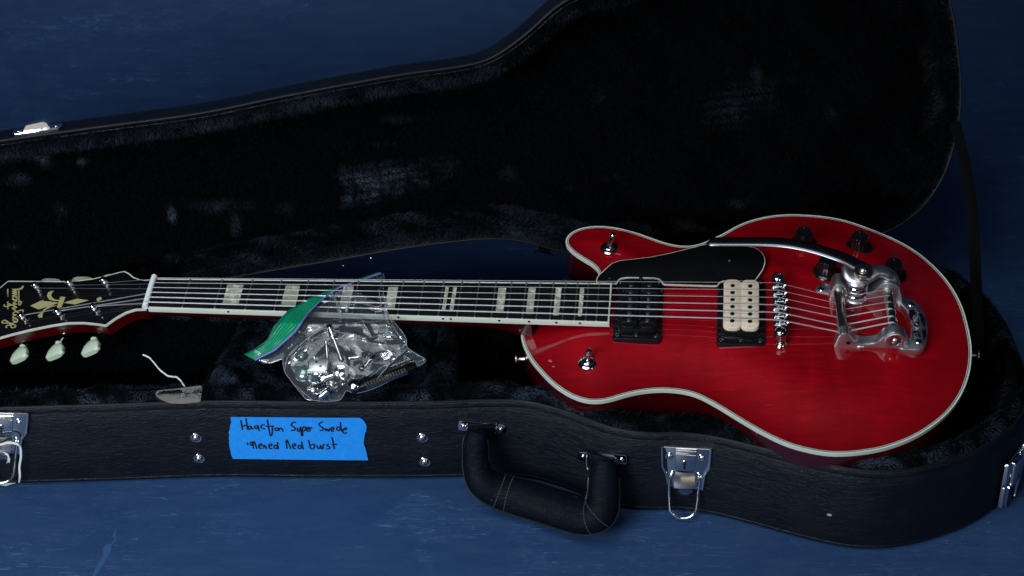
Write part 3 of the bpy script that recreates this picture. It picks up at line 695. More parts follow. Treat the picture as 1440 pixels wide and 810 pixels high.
# small chrome hinge hanging from the lower edge near the cutaway
fr0 = Frame(LID.w((*LID.px(765, 354, -3), -3))[0], LID.R @ np.array([.94, -.34, 0]), LID.R @ np.array([.34, .94, 0]), LID.R[:, 2])
mb = MB(); mb.tube([(-8, 0, 1), (8, 0, 1)], 1.3, 8)
for s in (-1, 1): mb.tube(catmull([(s * 8, 0, 1), (s * 10, -1, 1), (s * 10, -5, 0)], 3), .9, 6)
mb.prism([(-7, 1), (7, 1), (7, 5), (-7, 5)], -1, 0)
mb.build('hinge', M_CHROME, lid, frame=fr0)
for x, y in ((483, 374), (522, 363)):
    f1 = Frame(LID.w((*LID.px(x, y, -4), -4))[0], LID.R[:, 0], LID.R[:, 1], LID.R[:, 2]); mb = MB(); mb.lathe([(1.1, 0), (1.0, .7), (.4, 1)], (0, 0, 0), 10); mb.build('hinge_pin', M_NICKEL, lid, frame=f1)
# webbing stay from the lid down to the tray's right end
a = LID.w((*LID.px(1343, 170, 2), 2))[0]; b = H_(1376, 470, 100)
P_ = catmull([a, a * .6 + b * .4 + (6, 0, 8), a * .3 + b * .7 + (4, 0, 2), b, b + (0, -4, -20)], 8)
mb = MB(); mb.tube(P_, 6.5, 8, sq=(1, .08), upv=(0.1, -.9, .4)); mb.build('stay_strap', M_STRAP, case)
# ================================================================== THE GUITAR (frame G: x along the strings from the nut, y across, z up from the fingerboard)
guitar = empty('electric_guitar', 'cherry red single-cutaway electric guitar with ivory binding lying in the open case', 'guitar', frame=G)
EZ = -26.0
far = [(843.8, 390), (841, 379.6), (833, 371.5), (815, 361), (801.7, 351), (795.3, 343), (796.5, 334), (805.4, 325.6), (820.7, 320), (842.5, 318), (867, 320.5), (894, 327.2), (915.8, 335), (937.5, 342.3), (959, 346.3), (975.5, 345.5), (989, 341.6), (1004, 335), (1016, 329.4), (1040.7, 315.8), (1068, 306.8), (1104, 301.8), (1149, 303.5), (1187, 309.6), (1226, 322.9), (1261.5, 338), (1291, 355.5), (1318, 379), (1338.5, 404), (1353, 432), (1361.5, 462), (1366, 491.5)]
near = [(735, 458), (732.5, 468), (734.5, 481), (739.5, 493), (746, 505), (757.5, 519), (777, 539), (802.8, 556), (828.5, 564), (854, 562.5), (885, 553.5), (915.8, 548.5), (946.7, 548.5), (977.5, 554.5), (1008, 570), (1039, 589), (1070, 607), (1106, 624), (1142, 634), (1173, 638), (1209, 636), (1245, 629.5), (1281, 616.5), (1311.5, 598.5), (1337, 576), (1354, 550), (1363.5, 522)]
pts = [G.px(*q_, EZ) for q_ in near] + [G.px(*q_, EZ) for q_ in far[::-1]]
crv = catmull(pts, 8)                                        # open curve from the neck joint round the body to the cutaway
crv = resample(crv, 3.0)
for _ in range(6): crv[1:-1] = .5 * crv[1:-1] + .25 * (crv[2:] + crv[:-2])
joint = np.array([(crv[-1][0] + 2, 24), (crv[0][0] + 4, 20), (crv[0][0] + 1, crv[0][1] + 6)])
BODY = np.vstack([crv, joint[:1], joint[1:2], joint[2:]])
def domez(P2):
    d = dist_to(crv, np.atleast_2d(P2)[:, :2], False); t = np.clip((d - 5) / 72, 0, 1); s = t * t * (3 - 2 * t)
    return EZ + 15.5 * s
V, F, d = fill(BODY, 6.0); d2 = dist_to(crv, V, False)
Z = domez(V); Z = np.where(d2 < 4, EZ, Z); 
mb = MB(); mb.add(np.column_stack([V, Z]), F); bt_ = mb.build('body_top', M_RED, guitar); at_ = bt_.data.attributes.new('burst', 'FLOAT', 'POINT'); at_.data.foreach_set('value', np.clip(d2 / 45, 0, 1).astype(np.float32))
# side and back
def wallstrip(mb, C, z0, z1, k=3, rnd=0, mi=0, out=0.0):
    t = np.gradient(C, axis=0); t /= np.linalg.norm(t, axis=1)[:, None]; nn = np.column_stack([t[:, 1], -t[:, 0]])
    if area2(BODY) < 0: nn = -nn
    prof = [(out, z0), (out, z1 + rnd)] + ([(out - rnd * .3, z1 + rnd * .3), (out - rnd, z1)] if rnd else [])
    R = [np.column_stack([C + nn * a, np.full(len(C), z)]) for a, z in prof]; n = len(C)
    mb.add(np.concatenate(R), [(i * n + j, i * n + j + 1, (i + 1) * n + j + 1, (i + 1) * n + j) for i in range(len(R) - 1) for j in range(n - 1)], mi); return nn
mb = MB(); closed = np.vstack([BODY, BODY[:1]])
nn = wallstrip(mb, closed, EZ - 4.2, -70, rnd=5)
V, F, d = fill(inset(BODY if area2(BODY) > 0 else BODY[::-1], 5), 30); mb.add(np.column_stack([V, np.full(len(V), -70.)]), [f[::-1] for f in F])
mb.build('body_side', M_SIDE, guitar)
# binding: ivory edge with inner black and white plies
def ring(mb, C, a, b, z, mi=0):
    t = np.gradient(C, axis=0); t /= np.linalg.norm(t, axis=1)[:, None]; nn = np.column_stack([-t[:, 1], t[:, 0]]) * (1 if area2(BODY) > 0 else -1); n = len(C)
    mb.add(np.vstack([np.column_stack([C + nn * a, np.full(n, z)]), np.column_stack([C + nn * b, np.full(n, z)])]), [(j, j + 1, n + j + 1, n + j) for j in range(n - 1)], mi)
mb = MB(); wallstrip(mb, crv, EZ + .1, EZ - 4.3, out=.35); ring(mb, crv, -.35, 1.3, EZ + .12)
ring(mb, crv, 1.3, 2.1, EZ + .14, 1); ring(mb, crv, 2.1, 2.7, EZ + .16, 0); ring(mb, crv, 2.7, 3.3, EZ + .14, 1)
mb.build('binding', [M_BIND, M_BINDBLACK], guitar)
# chips in the lacquer near the lower bout's horn
def topz(x, y): return float(domez([(x, y)])[0])
def gtop(px, py, h=0):
    z = -14.0
    for _ in range(6):
        x, y = G.px(px, py, z + h); z = topz(x, y)
    return x, y, z + h
for (px_, py_), s in (((774.5, 507.5), 2.3), ((778.5, 515.5), 1.3)):
    x, y, z = gtop(px_, py_, .05); mb = MB(); o = [(x + s * (1.2 + .3 * math.sin(5 * a)) * math.cos(a), y + s * .7 * math.sin(a)) for a in np.linspace(0, 2 * math.pi, 12, False)]
    mb.prism(o, z, z + .12); mb.build('lacquer_chip', mat('chip_wood', (.42, .12, .10), .8), guitar)

# ---- neck, fingerboard, frets
SC = 648.0
fpos = lambda n: SC * (1 - 2 ** (-n / 12))
hw = lambda u: 21.5 + 6.5 * u / 466.2
UEND = G.px(858.5, 428, 0)[0]
mb = MB(); secs = []
for u in np.linspace(-3, 400, 30):
    t = max(0, (u - 340) / 60); dep = 21 + 3 * u / 400 + 30 * t * t; hwu = hw(max(u, 0)) - .2
    secs.append([(u, hwu * math.cos(a), -5.8 + (dep - 6) * -abs(math.sin(a)) ** .75) for a in np.linspace(0, -math.pi, 15)])
n = 15; V = np.array(secs).reshape(-1, 3); F = [(i * n + k, i * n + k + 1, (i + 1) * n + k + 1, (i + 1) * n + k) for i in range(len(secs) - 1) for k in range(n - 1)] + [(i * n + n - 1, i * n, (i + 1) * n, (i + 1) * n + n - 1) for i in range(len(secs) - 1)]
mb.add(V, F + [tuple(range(n)), tuple((len(secs) - 1) * n + k for k in range(n))[::-1]]); mb.build('neck', M_SIDE, guitar)
def board(mb, u0, u1, grow, z0, z1, camb=.5):
    us = np.linspace(u0, u1, 24); ws = np.linspace(-1, 1, 9); V = []
    for u in us:
        for w_ in ws: V.append((u, w_ * (hw(max(u, 0)) + grow), z1 - camb * w_ * w_))
    for u in us: V += [(u, -(hw(max(u, 0)) + grow), z0), (u, (hw(max(u, 0)) + grow), z0)]
    m_ = len(ws); F = [(i * m_ + k, (i + 1) * m_ + k, (i + 1) * m_ + k + 1, i * m_ + k + 1) for i in range(len(us) - 1) for k in range(m_ - 1)]
    b = len(us) * m_
    for i in range(len(us) - 1): F += [(b + 2 * i, b + 2 * i + 2, (i + 1) * m_, i * m_), (i * m_ + m_ - 1, (i + 1) * m_ + m_ - 1, b + 2 * i + 3, b + 2 * i + 1)]
    F += [tuple([b + 1, b] + list(range(m_)))[::1], tuple([b + 2 * len(us) - 2, b + 2 * len(us) - 1] + [(len(us) - 1) * m_ + k for k in range(m_)][::-1])]
    mb.add(V, F)
mb = MB(); board(mb, 0, UEND - 1.6, -1.8, -6, 0.3); fb = mb.build('fingerboard', M_EBONY, guitar)
mb = MB()
for s in (-1, 1):
    for i, (a, b) in enumerate(((0, UEND),)):
        o = [(a, s * (hw(a) - 1.9)), (b, s * (hw(b) - 1.9)), (b, s * hw(b)), (a, s * hw(a))]; mb.prism(o, -6.2, 0.0, .4)
mb.prism([(UEND - 1.7, -hw(UEND) + .01), (UEND, -hw(UEND) + .01), (UEND, hw(UEND) - .01), (UEND - 1.7, hw(UEND) - .01)], -6.1, .05, .3)
mb.build('fingerboard_binding', M_BIND, fb)
for k in range(1, 23):
    u = fpos(k); h_ = hw(u) - 1.6; mb = MB(); P_ = [(u, y, .25 + .45 - .45 * (y / h_) ** 2) for y in np.linspace(-h_, h_, 7)]; mb.tube(P_, .8, 6, sq=(1, .9)); mb.build('fret', M_FRET, fb)
def inlay(x0, x1, ym, h_):
    u0, u1 = G.px(x0, ym, .3)[0], G.px(x1, ym, .3)[0]; mb = MB(); o = rrect((u1 - u0) / 2, h_, .8) + np.array(((u0 + u1) / 2, 0)); mb.prism(o, -.5, .34); mb.build('inlay', M_PEARL, fb)
for x0, x1, ym, h_ in ((316.4, 339.4, 413, 14), (398.5, 419, 415, 14.5), (480.5, 495, 415, 15), (544, 558, 416, 15.5), (623.8, 628.8, 420, 17), (634.8, 640, 420, 17), (699, 710, 421, 17.5), (741.5, 751.5, 422, 18.5), (779.8, 788, 423, 19.5), (814.2, 820, 424, 20)):
    inlay(x0, x1, ym, h_)
mb = MB()
for x, y in ((321, 438), (403, 441), (560, 446), (623, 448.3), (634, 448.6), (702, 450.8), (744, 451.9), (782.3, 453.3), (815.6, 453.8)):
    u = G.px(x, y, -2)[0]; mb.lathe([(1.35, 0), (1.3, .25)], (u, -hw(u) - .03, -1.9), 10, ax=(0, -1, .3))
mb.build('side_dots', M_BLACKGLOSS, fb, kind='stuff')
# nut
a0, a1 = G.px(218.5, 391, 2), G.px(206, 434.5, 2)
mb = MB(); mb.tube([(-2.6, y, .2 + 2.0 - .6 * (y / 22) ** 2) for y in np.linspace(-22.6, 22.6, 16)], 3.2, 12, sq=(1, 1)); nut = mb.build('nut', M_NUT, guitar)
mb = MB(); NY = [17.6 - 7.04 * i for i in range(6)]
for y in NY: pass

# ---- headstock (frame HS, its x runs towards the nut)
hfar = [(218, 392.5), (205, 393.8), (195.5, 392.8), (187.3, 389.5), (181.5, 384.5), (175, 381.3), (168.3, 382.5), (152, 387), (130, 392), (110, 394.6), (89.6, 395.6), (54.3, 395.4), (11.2, 395), (1.0, 403.5), (-18, 420)]
hnear = [(205, 434.5), (190, 435), (176.5, 439.3), (162.9, 446.9), (148, 457.6), (135.8, 455.6), (116.8, 453.7), (95, 454), (70.6, 457.8), (40.7, 464), (16.3, 470), (-5, 476), (-32, 484), (-44, 478), (-30, 446)]
ho = [HS.px(*q_) for q_ in hnear] + [HS.px(*q_) for q_ in hfar[::-1]]
ho = resample(np.array(ho), 2.0, True); 
if area2(ho) < 0: ho = ho[::-1]
tohs = lambda P: HS.w(P)
mb = MB(); mb.prism(ho, -15, -2.2); hs = mb.build('headstock', M_SIDE, guitar, frame=HS)
mb = MB(); mb.prism(inset(ho, .2), -2.2, -.15, .2); mb.build('headstock_veneer', M_BLACKGLOSS, hs, frame=HS)
mb = MB(); R_ = [(ho, -2.4), (ho, -.1), (inset(ho, 1.05), -.08)]; n = len(ho); rot = np.arange(n)
V = np.concatenate([np.column_stack([inset(o, -.3) if i < 2 else o, np.full(n, z)]) for i, (o, z) in enumerate(R_)])
F = [(i * n + k, i * n + (k + 1) % n, (i + 1) * n + (k + 1) % n, (i + 1) * n + k) for i in range(2) for k in range(n) if ho[k][0] < -3]
mb.add(V, F); mb.build('headstock_binding', M_BIND, hs, frame=HS)
hp = lambda sc, off: (lambda x, y: HS.px(x / sc + off[0], y / sc + off[1], 0))
f9 = hp(9, (40, 380)); mb = MB()
for poly in ([(22, 450), (160, 385), (250, 395), (385, 412), (240, 460), (125, 495)], [(445, 410), (615, 360), (760, 380), (590, 432)],
             [(325, 265), (300, 280), (288, 310), (300, 345), (335, 370), (395, 377), (390, 390), (320, 390), (262, 372), (232, 325), (250, 280), (285, 263)],
             [(365, 445), (300, 460), (220, 498), (182, 548), (178, 590), (165, 601), (132, 600), (118, 580), (125, 562), (152, 545), (185, 502), (245, 462), (310, 446)]):
    o = np.array([f9(*q_) for q_ in poly]); mb.prism(o, -.3, .06)
o = np.array([f9(*q_) for q_ in [(405, 335), (468, 340), (410, 490), (355, 488)]]); mb.prism(o, -.3, .10)
c_ = f9(895, 365); mb.lathe([(3.0, -.3), (3.0, .06)], (*c_, 0), 16)
mb.build('lily_inlay', M_GOLD, hs, frame=HS)
f8 = hp(8.1, (0, 380)); mb = MB()
for s_ in ([(88, 215), (90, 440)], [(80, 655), (68, 640), (85, 625), (120, 625), (105, 600), (60, 570), (25, 580), (30, 600), (80, 600), (130, 605), (180, 635), (150, 655), (125, 640), (150, 600), (195, 590)],
           [(195, 590), (200, 560), (160, 540), (150, 570), (185, 585), (195, 560), (150, 545)], [(150, 545), (150, 520), (185, 510), (150, 500), (160, 480), (240, 455), (265, 460), (245, 485), (200, 480), (165, 450)],
           [(165, 450), (140, 430), (190, 425), (150, 400)], [(150, 400), (90, 380), (45, 395), (60, 412), (120, 400), (195, 385)], [(195, 385), (150, 370), (190, 350), (150, 335)],
           [(150, 335), (140, 310), (180, 300), (195, 325), (165, 335), (150, 320)], [(195, 300), (140, 290), (195, 275), (140, 262), (195, 250), (140, 238), (195, 225), (140, 215), (200, 215), (230, 205), (265, 180), (250, 210), (225, 215)],
           [(215, 215), (216, 390), (245, 365), (222, 352)]):
    stroke(mb, s_, .72, 0.0, f8, 5)
mb.build('headstock_logo', M_GOLD, hs, frame=HS)
# screws and pins of the headstock face
for x, y in ((196.5, 403), (190, 420)):
    c_ = HS.px(x, y); mb = MB(); mb.lathe([(1.1, 0), (1.0, .5), (.3, .8)], (*c_, 0), 10); mb.build('veneer_pin', M_CHROME, hs, frame=HS)
posts = [((54.5, 408.5), 1), ((102, 404.5), 1), ((150.5, 401.5), 1), ((35.5, 451.5), -1), ((86, 445.5), -1), ((136, 439), -1)]
PT = []
btn = [((72.8, 389), None), ((117.3, 386.5), None), ((160.5, 383), None), ((27, 498), 0.35), ((77.5, 493.5), 0.15), ((127.5, 488), -0.05)]
for i, ((px_, py_), s) in enumerate(posts):
    c_ = HS.px(px_, py_, 0); PT.append((c_[0], c_[1]))
    mb = MB(); mb.lathe([(5.2, 0), (5.4, .7), (5.0, 1.5), (3.3, 1.9), (3.1, 2.0)], (*c_, 0), 20)
    tu = mb.build('tuner', M_CHROME, guitar, frame=HS)
    mb = MB(); mb.lathe([(3.0, 1.8), (2.9, 4), (2.3, 5.5), (2.3, 8.0), (3.1, 9.2), (3.1, 11.0), (2.4, 11.8), (.6, 12.0)], (*c_, 0), 18); mb.build('tuner_post', M_CHROME, tu, frame=HS)
    mb = MB(); mb.tube([(c_[0] + 2.7 * math.cos(a), c_[1] + 2.7 * math.sin(a), 5.6 + a * .085) for a in np.linspace(0, 8 * math.pi, 50)], .42, 5); 
    mb.tube([(c_[0] - 4.6, c_[1] - .5, 8.8), (c_[0], c_[1], 9), (c_[0] + 2.8, c_[1] - 4.6, 6.6)], .42, 5); mb.build('string_wrap', M_STEEL, tu, frame=HS)
    # shaft and button below the edge
    sh = MB()
    if s < 0:
        bx, by = HS.px(*btn[i][0], -21); ang = btn[i][1]
        d_ = np.array((bx - c_[0], by - c_[1])); d_ /= np.linalg.norm(d_)
    else:
        d_ = np.array((.10, .995)); d_ /= np.linalg.norm(d_); bx, by = HS.px(*btn[i][0], -17); by -= 13
    a = np.array((c_[0], c_[1], -20.)); b = np.array((bx, by, -20.)); e = np.array((*d_, 0))
    base_ = b - e * 9
    sh.tube([a + e * 6, base_ + e * 1], 1.5, 8); sh.build('tuner_shaft', M_CHROME, tu, frame=HS)
    bt = MB(); bt.lathe([(3.4, -1.5), (4.4, -.8), (4.5, 1), (3.6, 1.8), (3.2, 2.6)], base_, 16, ax=e)
    # keystone (tulip) button: faceted flat body
    px2 = np.array((-e[1], e[0], 0)); up_ = np.array((0, 0, 1.))
    eb = np.array((.02, math.copysign(1, e[1]), 0.)); eb /= np.linalg.norm(eb); px2 = np.array((-eb[1], eb[0], 0)); tw = .25; pa = px2 * math.cos(tw) + up_ * math.sin(tw); pb = -px2 * math.sin(tw) + up_ * math.cos(tw)
    V = []
    for t, w_, th in ((1.5, 3.6, 3.2), (4, 7.5, 4.0), (9, 10.8, 4.6), (16.5, 12.0, 4.2), (19.5, 9.5, 2.8)):
        for k in range(16):
            q_ = 2 * math.pi * k / 16; cx, sx = math.cos(q_), math.sin(q_); se = lambda v: math.copysign(abs(v) ** .6, v)
            V.append(base_ + (e * 2 + eb * (t - 2)) + pa * w_ * se(cx) + pb * th * se(sx))
    bt.add(V, [(r * 16 + k, r * 16 + (k + 1) % 16, (r + 1) * 16 + (k + 1) % 16, (r + 1) * 16 + k) for r in range(4) for k in range(16)] + [tuple(range(16))[::-1], tuple(64 + k for k in range(16))])
    bt.build('tuner_button', M_BUTTON, tu, frame=HS)

# ---- pickups
def screw(parent, c, r, m=M_CHROME, name='mounting_screw', fr=None):
    mb = MB(); mb.lathe([(r, 0), (r, .4), (r * .85, 1.0), (r * .3, 1.3)], c, 14); s_ = mb.build(name, m, parent)
    mb = MB()
    for a in (.5, .5 + math.pi / 2): mb.box((c[0], c[1], c[2] + 1.22), (r * 1.1, .4, .25), rz=a)
    mb.build('screw_slot', M_BLACKSATIN, s_); return s_
def pickup(ux, x0, x1, foot_px, zt, bob_mat, zring, label):
    """ux = list of two pole-row centre pixels (x at y mid); x0..x1 ring sides in px"""
    uc = G.px(sum(ux) / 2, foot_px[2], zt)[0]
    ua, ub = G.px(x0, foot_px[1], zring - 6)[0], G.px(x1, foot_px[1], zring - 6)[0]
    vn = G.px((x0 + x1) / 2, foot_px[1] - 2, -11)[1]; hwid = (ub - ua) / 2; um = (ua + ub) / 2
    vf = -vn * 1.0
    mb = MB(); o = rrect(hwid, (vf - vn) / 2, 4) + np.array((um, (vf + vn) / 2)); mb.prism(o, -17, -7.6, 1.0)
    o = rrect(hwid - 3.5, (vf - vn) / 2 - 9.5, 3) + np.array((um + .5, (vf + vn) / 2)); mb.prism(o, -8, -4.0, .9)
    root = mb.build('pickup', M_BLACKGLOSS, guitar, label=label)
    mb = MB(); o = rrect(hwid - 6, 36.5, 4) + np.array((uc, 0)); mb.prism(o, -6, -1.5, .6); mb.build('pickup_base', M_BLACKSATIN, root)
    for x in ux:
        u = G.px(x, foot_px[2], zt)[0]; mb = MB(); o = rrect(9.1, 34.3, 6.5, 8) + np.array((u, 0)); mb.prism(o, -3, zt, 1.2); bob = mb.build('bobbin', bob_mat, root)
        for i in range(6):
            y = (i - 2.5) * 9.9; mb = MB(); mb.lathe([(2.35, zt - .3), (2.35, zt + .25), (1.9, zt + .5)], (u, y, 0), 14); pm = M_POLE if bob_mat is M_CREAMPICKUP else M_POLE2
            pp = mb.build('pole_piece', pm, bob); 
            mb = MB(); mb.box((u, y, zt + .52), (3.4, .55, .15), rz=.5 + i * .8); mb.build('pole_slot', M_NICKEL if bob_mat is not M_CREAMPICKUP else M_BLACKSATIN, pp)
        mb = MB(); mb.lathe([(.7, zt - .2), (.6, zt + .12)], (u, -31.3, 0), 8); mb.build('bobbin_hole', M_BLACKSATIN, bob)
    for s in (-1, 1):
        y = vn + 5 if s < 0 else vf - 5
        for uu in (um - hwid + 5, um, um + hwid - 5): screw(root, (uu, y, -7.7), 2.3 if uu != um else 2.0)
    return root
pickup((886, 912), 860.5, 929.5, (0, 482, 428), 1.0, M_BLACKGLOSS, -4, 'black neck pickup at the end of the fingerboard')
pickup((1030, 1054.8), 1007, 1076.5, (0, 489, 427), 3.0, M_CREAMPICKUP, -4, 'bridge pickup with two cream bobbins in a black ring')

# ---- bridge
p0, p1 = G.px(1094, 393, 3), G.px(1097.5, 464, 3)
bu = lambda v: p0[0] + (p1[0] - p0[0]) * (v - p0[1]) / (p1[1] - p0[1])
mb = MB(); o = np.array([(bu(40) - 6, 40), (bu(-40) - 6, -40), (bu(-43) - 4, -44), (bu(-45), -46), (bu(-43) + 5, -44), (bu(-40) + 7, -40), (bu(40) + 7, 40), (bu(43) + 5, 44), (bu(45), 46), (bu(43) - 4, 44)])
mb.prism(o, -4.5, 3.6, 1.2); bridge = mb.build('bridge', M_CHROME, guitar)
SAD = []
for i in range(6):
    y = 26 - 10.4 * i; u = bu(y) + (-.8 + .55 * (i % 3)); SAD.append((u + .3, y, 7.6))
    mb = MB(); mb.prism([(u - 4.6, y - 3.7), (u + 4.6, y - 3.7), (u + 4.6, y + 3.7), (u - 4.6, y + 3.7)], 3.2, 5.2, .5); mb.add([(u - 3.6, y - 3.4, 5), (u + 3.2, y - 3.4, 5), (u + 3.2, y + 3.4, 5), (u - 3.6, y + 3.4, 5), (u + .3, y - 3.2, 7.3), (u + .3, y + 3.2, 7.3)], [(0, 1, 4), (3, 5, 2), (0, 4, 5, 3), (1, 2, 5, 4)])
    sd = mb.build('saddle', M_CHROME, bridge, smooth=False)
    mb = MB(); mb.lathe([(1.5, 0), (1.8, .4), (1.8, 2.2), (1.2, 2.8)], (u + 6.2, y, 3.6), 12, ax=(1, 0, .1)); mb.build('saddle_screw', M_CHROME, sd)
for s in (-1, 1):
    y = s * 37.5; u = bu(y); mb = MB(); mb.lathe([(5.4, 3.5), (5.4, 4.6), (4.4, 5.6), (3.9, 5.7), (3.6, 4.9), (2.2, 4.9), (2.0, 5.5), (.3, 5.6)], (u, y, 0), 20); mb.build('bridge_post_head', M_CHROME, bridge)
    mb = MB(); y2 = y + s * 6.5; mb.lathe([(5.8, topz(u, y2) - 1), (5.9, topz(u, y2) + 2.3), (5.2, topz(u, y2) + 3.2), (4.2, topz(u, y2) + 3.8), (4.1, -4.8), (3.0, -4.2)], (u + .8, y2, 0), 22)
    mb.build('bridge_post', M_CHROME, bridge)

# ---- vibrato tailpiece
vs, vo = 5.783, (1140, 360)
V_ = lambda x, y, h: G.px(x / vs + vo[0], y / vs + vo[1], h)
barA, barB = (*V_(225, 285, 3), 3), (*V_(262, 610, 3), 3)
shA, shB = (*V_(622, 290, 6), 6), (*V_(672, 600, 6), 6)
barA, barB = np.array(barA), np.array(barB); shA, shB = np.array(shA), np.array(shB)
vib = MB(); tb = 0
nearv = V_(260, 745, -11)[1]; farv = V_(300, 320, -2)[1]
u0 = V_(195, 750, -11)[0]
nu = V_(688, 735, 0)[0]; 
def arm(vc, th, U0, UB, US, hb, hsft, base=-13.0, tailu=None, dip=-4):
    """cast side arm: a plate in the u-z plane with humps over the bar and round the shaft"""
    top = [(U0 - 1, base), (U0 - .5, base + 4), (UB - 6, hb - 5), (UB - 3.5, hb - .8), (UB, hb), (UB + 3.5, hb - .8), (UB + 7, hb - 6), (UB + 13, dip), (UB + 24, dip - 1.2), (US - 17, dip + 2), (US - 12, (hsft + dip) / 2 + 2), (US - 8, hsft - 2.5), (US - 4, hsft - .6), (US, hsft), (US + 5, hsft - 1.2), (US + 9, hsft - 5), (US + 11, hsft - 11), (US + 14, base + 6), (US + 17, base)]
    o = catmull(top, 3); mb = MB()
    P2 = [(x, z) for x, z in o]; fr_ = Frame((0, vc + th / 2, 0), (1, 0, 0), (0, 0, 1), (0, -1, 0))
    m_ = MB(); m_.prism(np.array(P2), 0, th, 1.4); 
    m_.v = [fr_.w(a) for a in m_.v]; return m_
ubN, usN = barB[0] + 1, V_(690, 730, 1)[0]
ubF, usF = barA[0], V_(640, 270, 8)[0]
m1 = arm(nearv + 5.5, 11, u0, ubN, usN, 9, 12)
m2 = arm(farv + 8, 17, V_(120, 250, -5)[0] + 4, ubF, usF, 13, 17, dip=0.5)
tail = m1.build('vibrato_tailpiece', M_ALU, guitar, label='cast aluminium vibrato tailpiece with spring and arm')
m2.build('side_arm', M_ALU, tail)
# tail plate: crescent with the logo
zt_ = -7.0
outer = [(700, 330), (760, 335), (830, 355), (880, 395), (920, 450), (945, 520), (955, 600), (945, 690), (925, 740), (890, 765), (800, 762), (730, 760)]
inner = [(720, 735), (790, 700), (815, 640), (822, 570), (810, 500), (780, 440), (740, 400), (705, 385)]
o = np.array([V_(x, y, zt_) for x, y in outer + inner]); mb = MB(); mb.prism(resample(o, 2.5, True), -14, zt_, 1.0)
plate = mb.build('tail_plate', M_ALU, tail)
mb = MB()
for poly in ([(800, 440), (850, 438), (860, 470), (830, 500), (835, 520), (815, 520), (800, 480)], [(878, 470), (905, 465), (930, 510), (935, 565), (920, 580), (895, 520)], [(905, 605), (940, 592), (942, 650), (920, 690), (912, 650)], [(838, 545), (865, 535), (870, 580), (842, 588)], [(835, 615), (875, 612), (900, 660), (860, 668), (838, 640)], [(872, 505), (885, 520), (880, 560), (868, 540)]):
    o = np.array([V_(x, y, zt_) for x, y in poly]); mb.prism(o, zt_ - .6, zt_ + .15)
mb.build('logo_recess', M_BLACKSATIN, plate)
mb = MB(); fv = lambda x, y: V_(x, y, zt_)     # raised script lettering
for s_ in ([(822, 660), (865, 650), (868, 628), (845, 632), (848, 655)], [(880, 655), (850, 670)], [(835, 600), (870, 596)], [(838, 590), (872, 560), (850, 548), (838, 570), (868, 586), (885, 580)], [(840, 535), (875, 520), (850, 520), (838, 505), (870, 500)], [(838, 495), (862, 470), (880, 490)], [(842, 452), (868, 440), (850, 425), (880, 462)]):
    stroke(mb, s_, .75, zt_ + .2, fv, 4)
mb.build('logo_script', M_ALU, plate)
for x, y, h, r in ((818, 392, zt_, 3.3), (878, 695, zt_, 3.3), (92, 268, -10, 3.6), (405, 700, -8, 3.4)):
    c_ = V_(x, y, h)
    if h < zt_ - .5:
        mb = MB(); mb.lathe([(r * 1.9, -16), (r * 1.9, h - .8), (r * 1.6, h)], (*c_, 0), 20); mb.build('screw_ear', M_ALU, tail)
    screw(tail, (*c_, h), r)
if True:
    a = V_(92, 268, -11); b = V_(180, 255, -6); mb = MB(); mb.prism([(a[0], a[1] - 7), (b[0] + 6, b[1] - 9), (b[0] + 6, b[1] + 7), (a[0], a[1] + 7)], -16, -9, 1.5); mb.build('ear_web', M_ALU, tail)
mb = MB(); mb.tube([barA + (0, 6, 0), barB - (0, 5, 0)], 5.2, 18); mb.build('tension_bar', M_NICKEL, tail)
mb = MB(); mb.tube([shA + (0, 10, 0), shB - (0, 12, 0)], 4.6, 18); mb.build('string_shaft', M_NICKEL, tail)
# ring face and ball end of the shaft on the near arm
c_ = (usN, nearv + .2, 1.5); mb = MB(); mb.lathe([(10.5, 0), (10.5, 1), (9.3, 1.8), (7.2, 1.6), (6.8, -.5)], c_, 26, ax=(0, -1, .0)); mb.build('shaft_boss', M_ALU, tail)
mb = MB(); mb.lathe([(6.6, -1), (6.5, .6), (5.8, .8), (5.0, .6), (4.6, 2.4), (3.2, 4), (.6, 4.8)], c_, 24, ax=(0, -1, .0)); mb.build('shaft_cap', M_NICKEL, tail)
mb = MB(); mb.lathe([(2.2, 0), (2.2, .3), (1.4, .35)], (u0 + 13, nearv + .1, -4), 14, ax=(0, -1, 0)); mb.build('frame_hole', M_BLACKSATIN, tail)
c_ = (usF, farv + 1.8, 8); mb = MB(); mb.lathe([(7.5, 0), (7.6, .8), (6.6, 1.0), (4.8, .4)], c_, 24, ax=(0, -1, 0)); mb.build('shaft_bushing', M_ALU, tail)
c_ = (usF, farv + 1.2, 8); mb = MB(); mb.lathe([(6.0, 0), (6.0, 1.2), (4.6, 1.4)], c_, 24, ax=(0, -1, 0)); mb.build('bushing_shadow_ring', M_BLACKSATIN, tail)
# spring with its cup, arm bracket, pivot and handle
sx, sy = V_(370, 285, 2); mb = MB(); mb.lathe([(12, -14), (12, -5), (10, -3.5)], (sx, sy, 0), 24); mb.build('spring_seat', M_ALU, tail)
mb = MB(); mb.tube([(sx + 10 * math.cos(a), sy + 10 * math.sin(a), -2.5 + a * .95) for a in np.linspace(0, 6.8 * math.pi, 130)], 1.55, 8); mb.build('spring', M_CHROME, tail)
mb = MB(); mb.lathe([(9.5, 16.5), (11.5, 18), (12, 20), (10, 22)], (sx, sy, 0), 24); mb.build('spring_cap', M_ALU, tail)
hz = 24.0
mb = MB(); P_ = [(*V_(284, 85, 27), 27), (*V_(300, 140, 25), 25), (*V_(340, 180, 22), 22), (*V_(400, 190, 21), 21), (*V_(470, 160, 22), 22), (*V_(530, 125, 23), 23), (*V_(600, 130, 21), 21), (*V_(655, 165, 17), 17), (*V_(672, 230, 11), 11)]
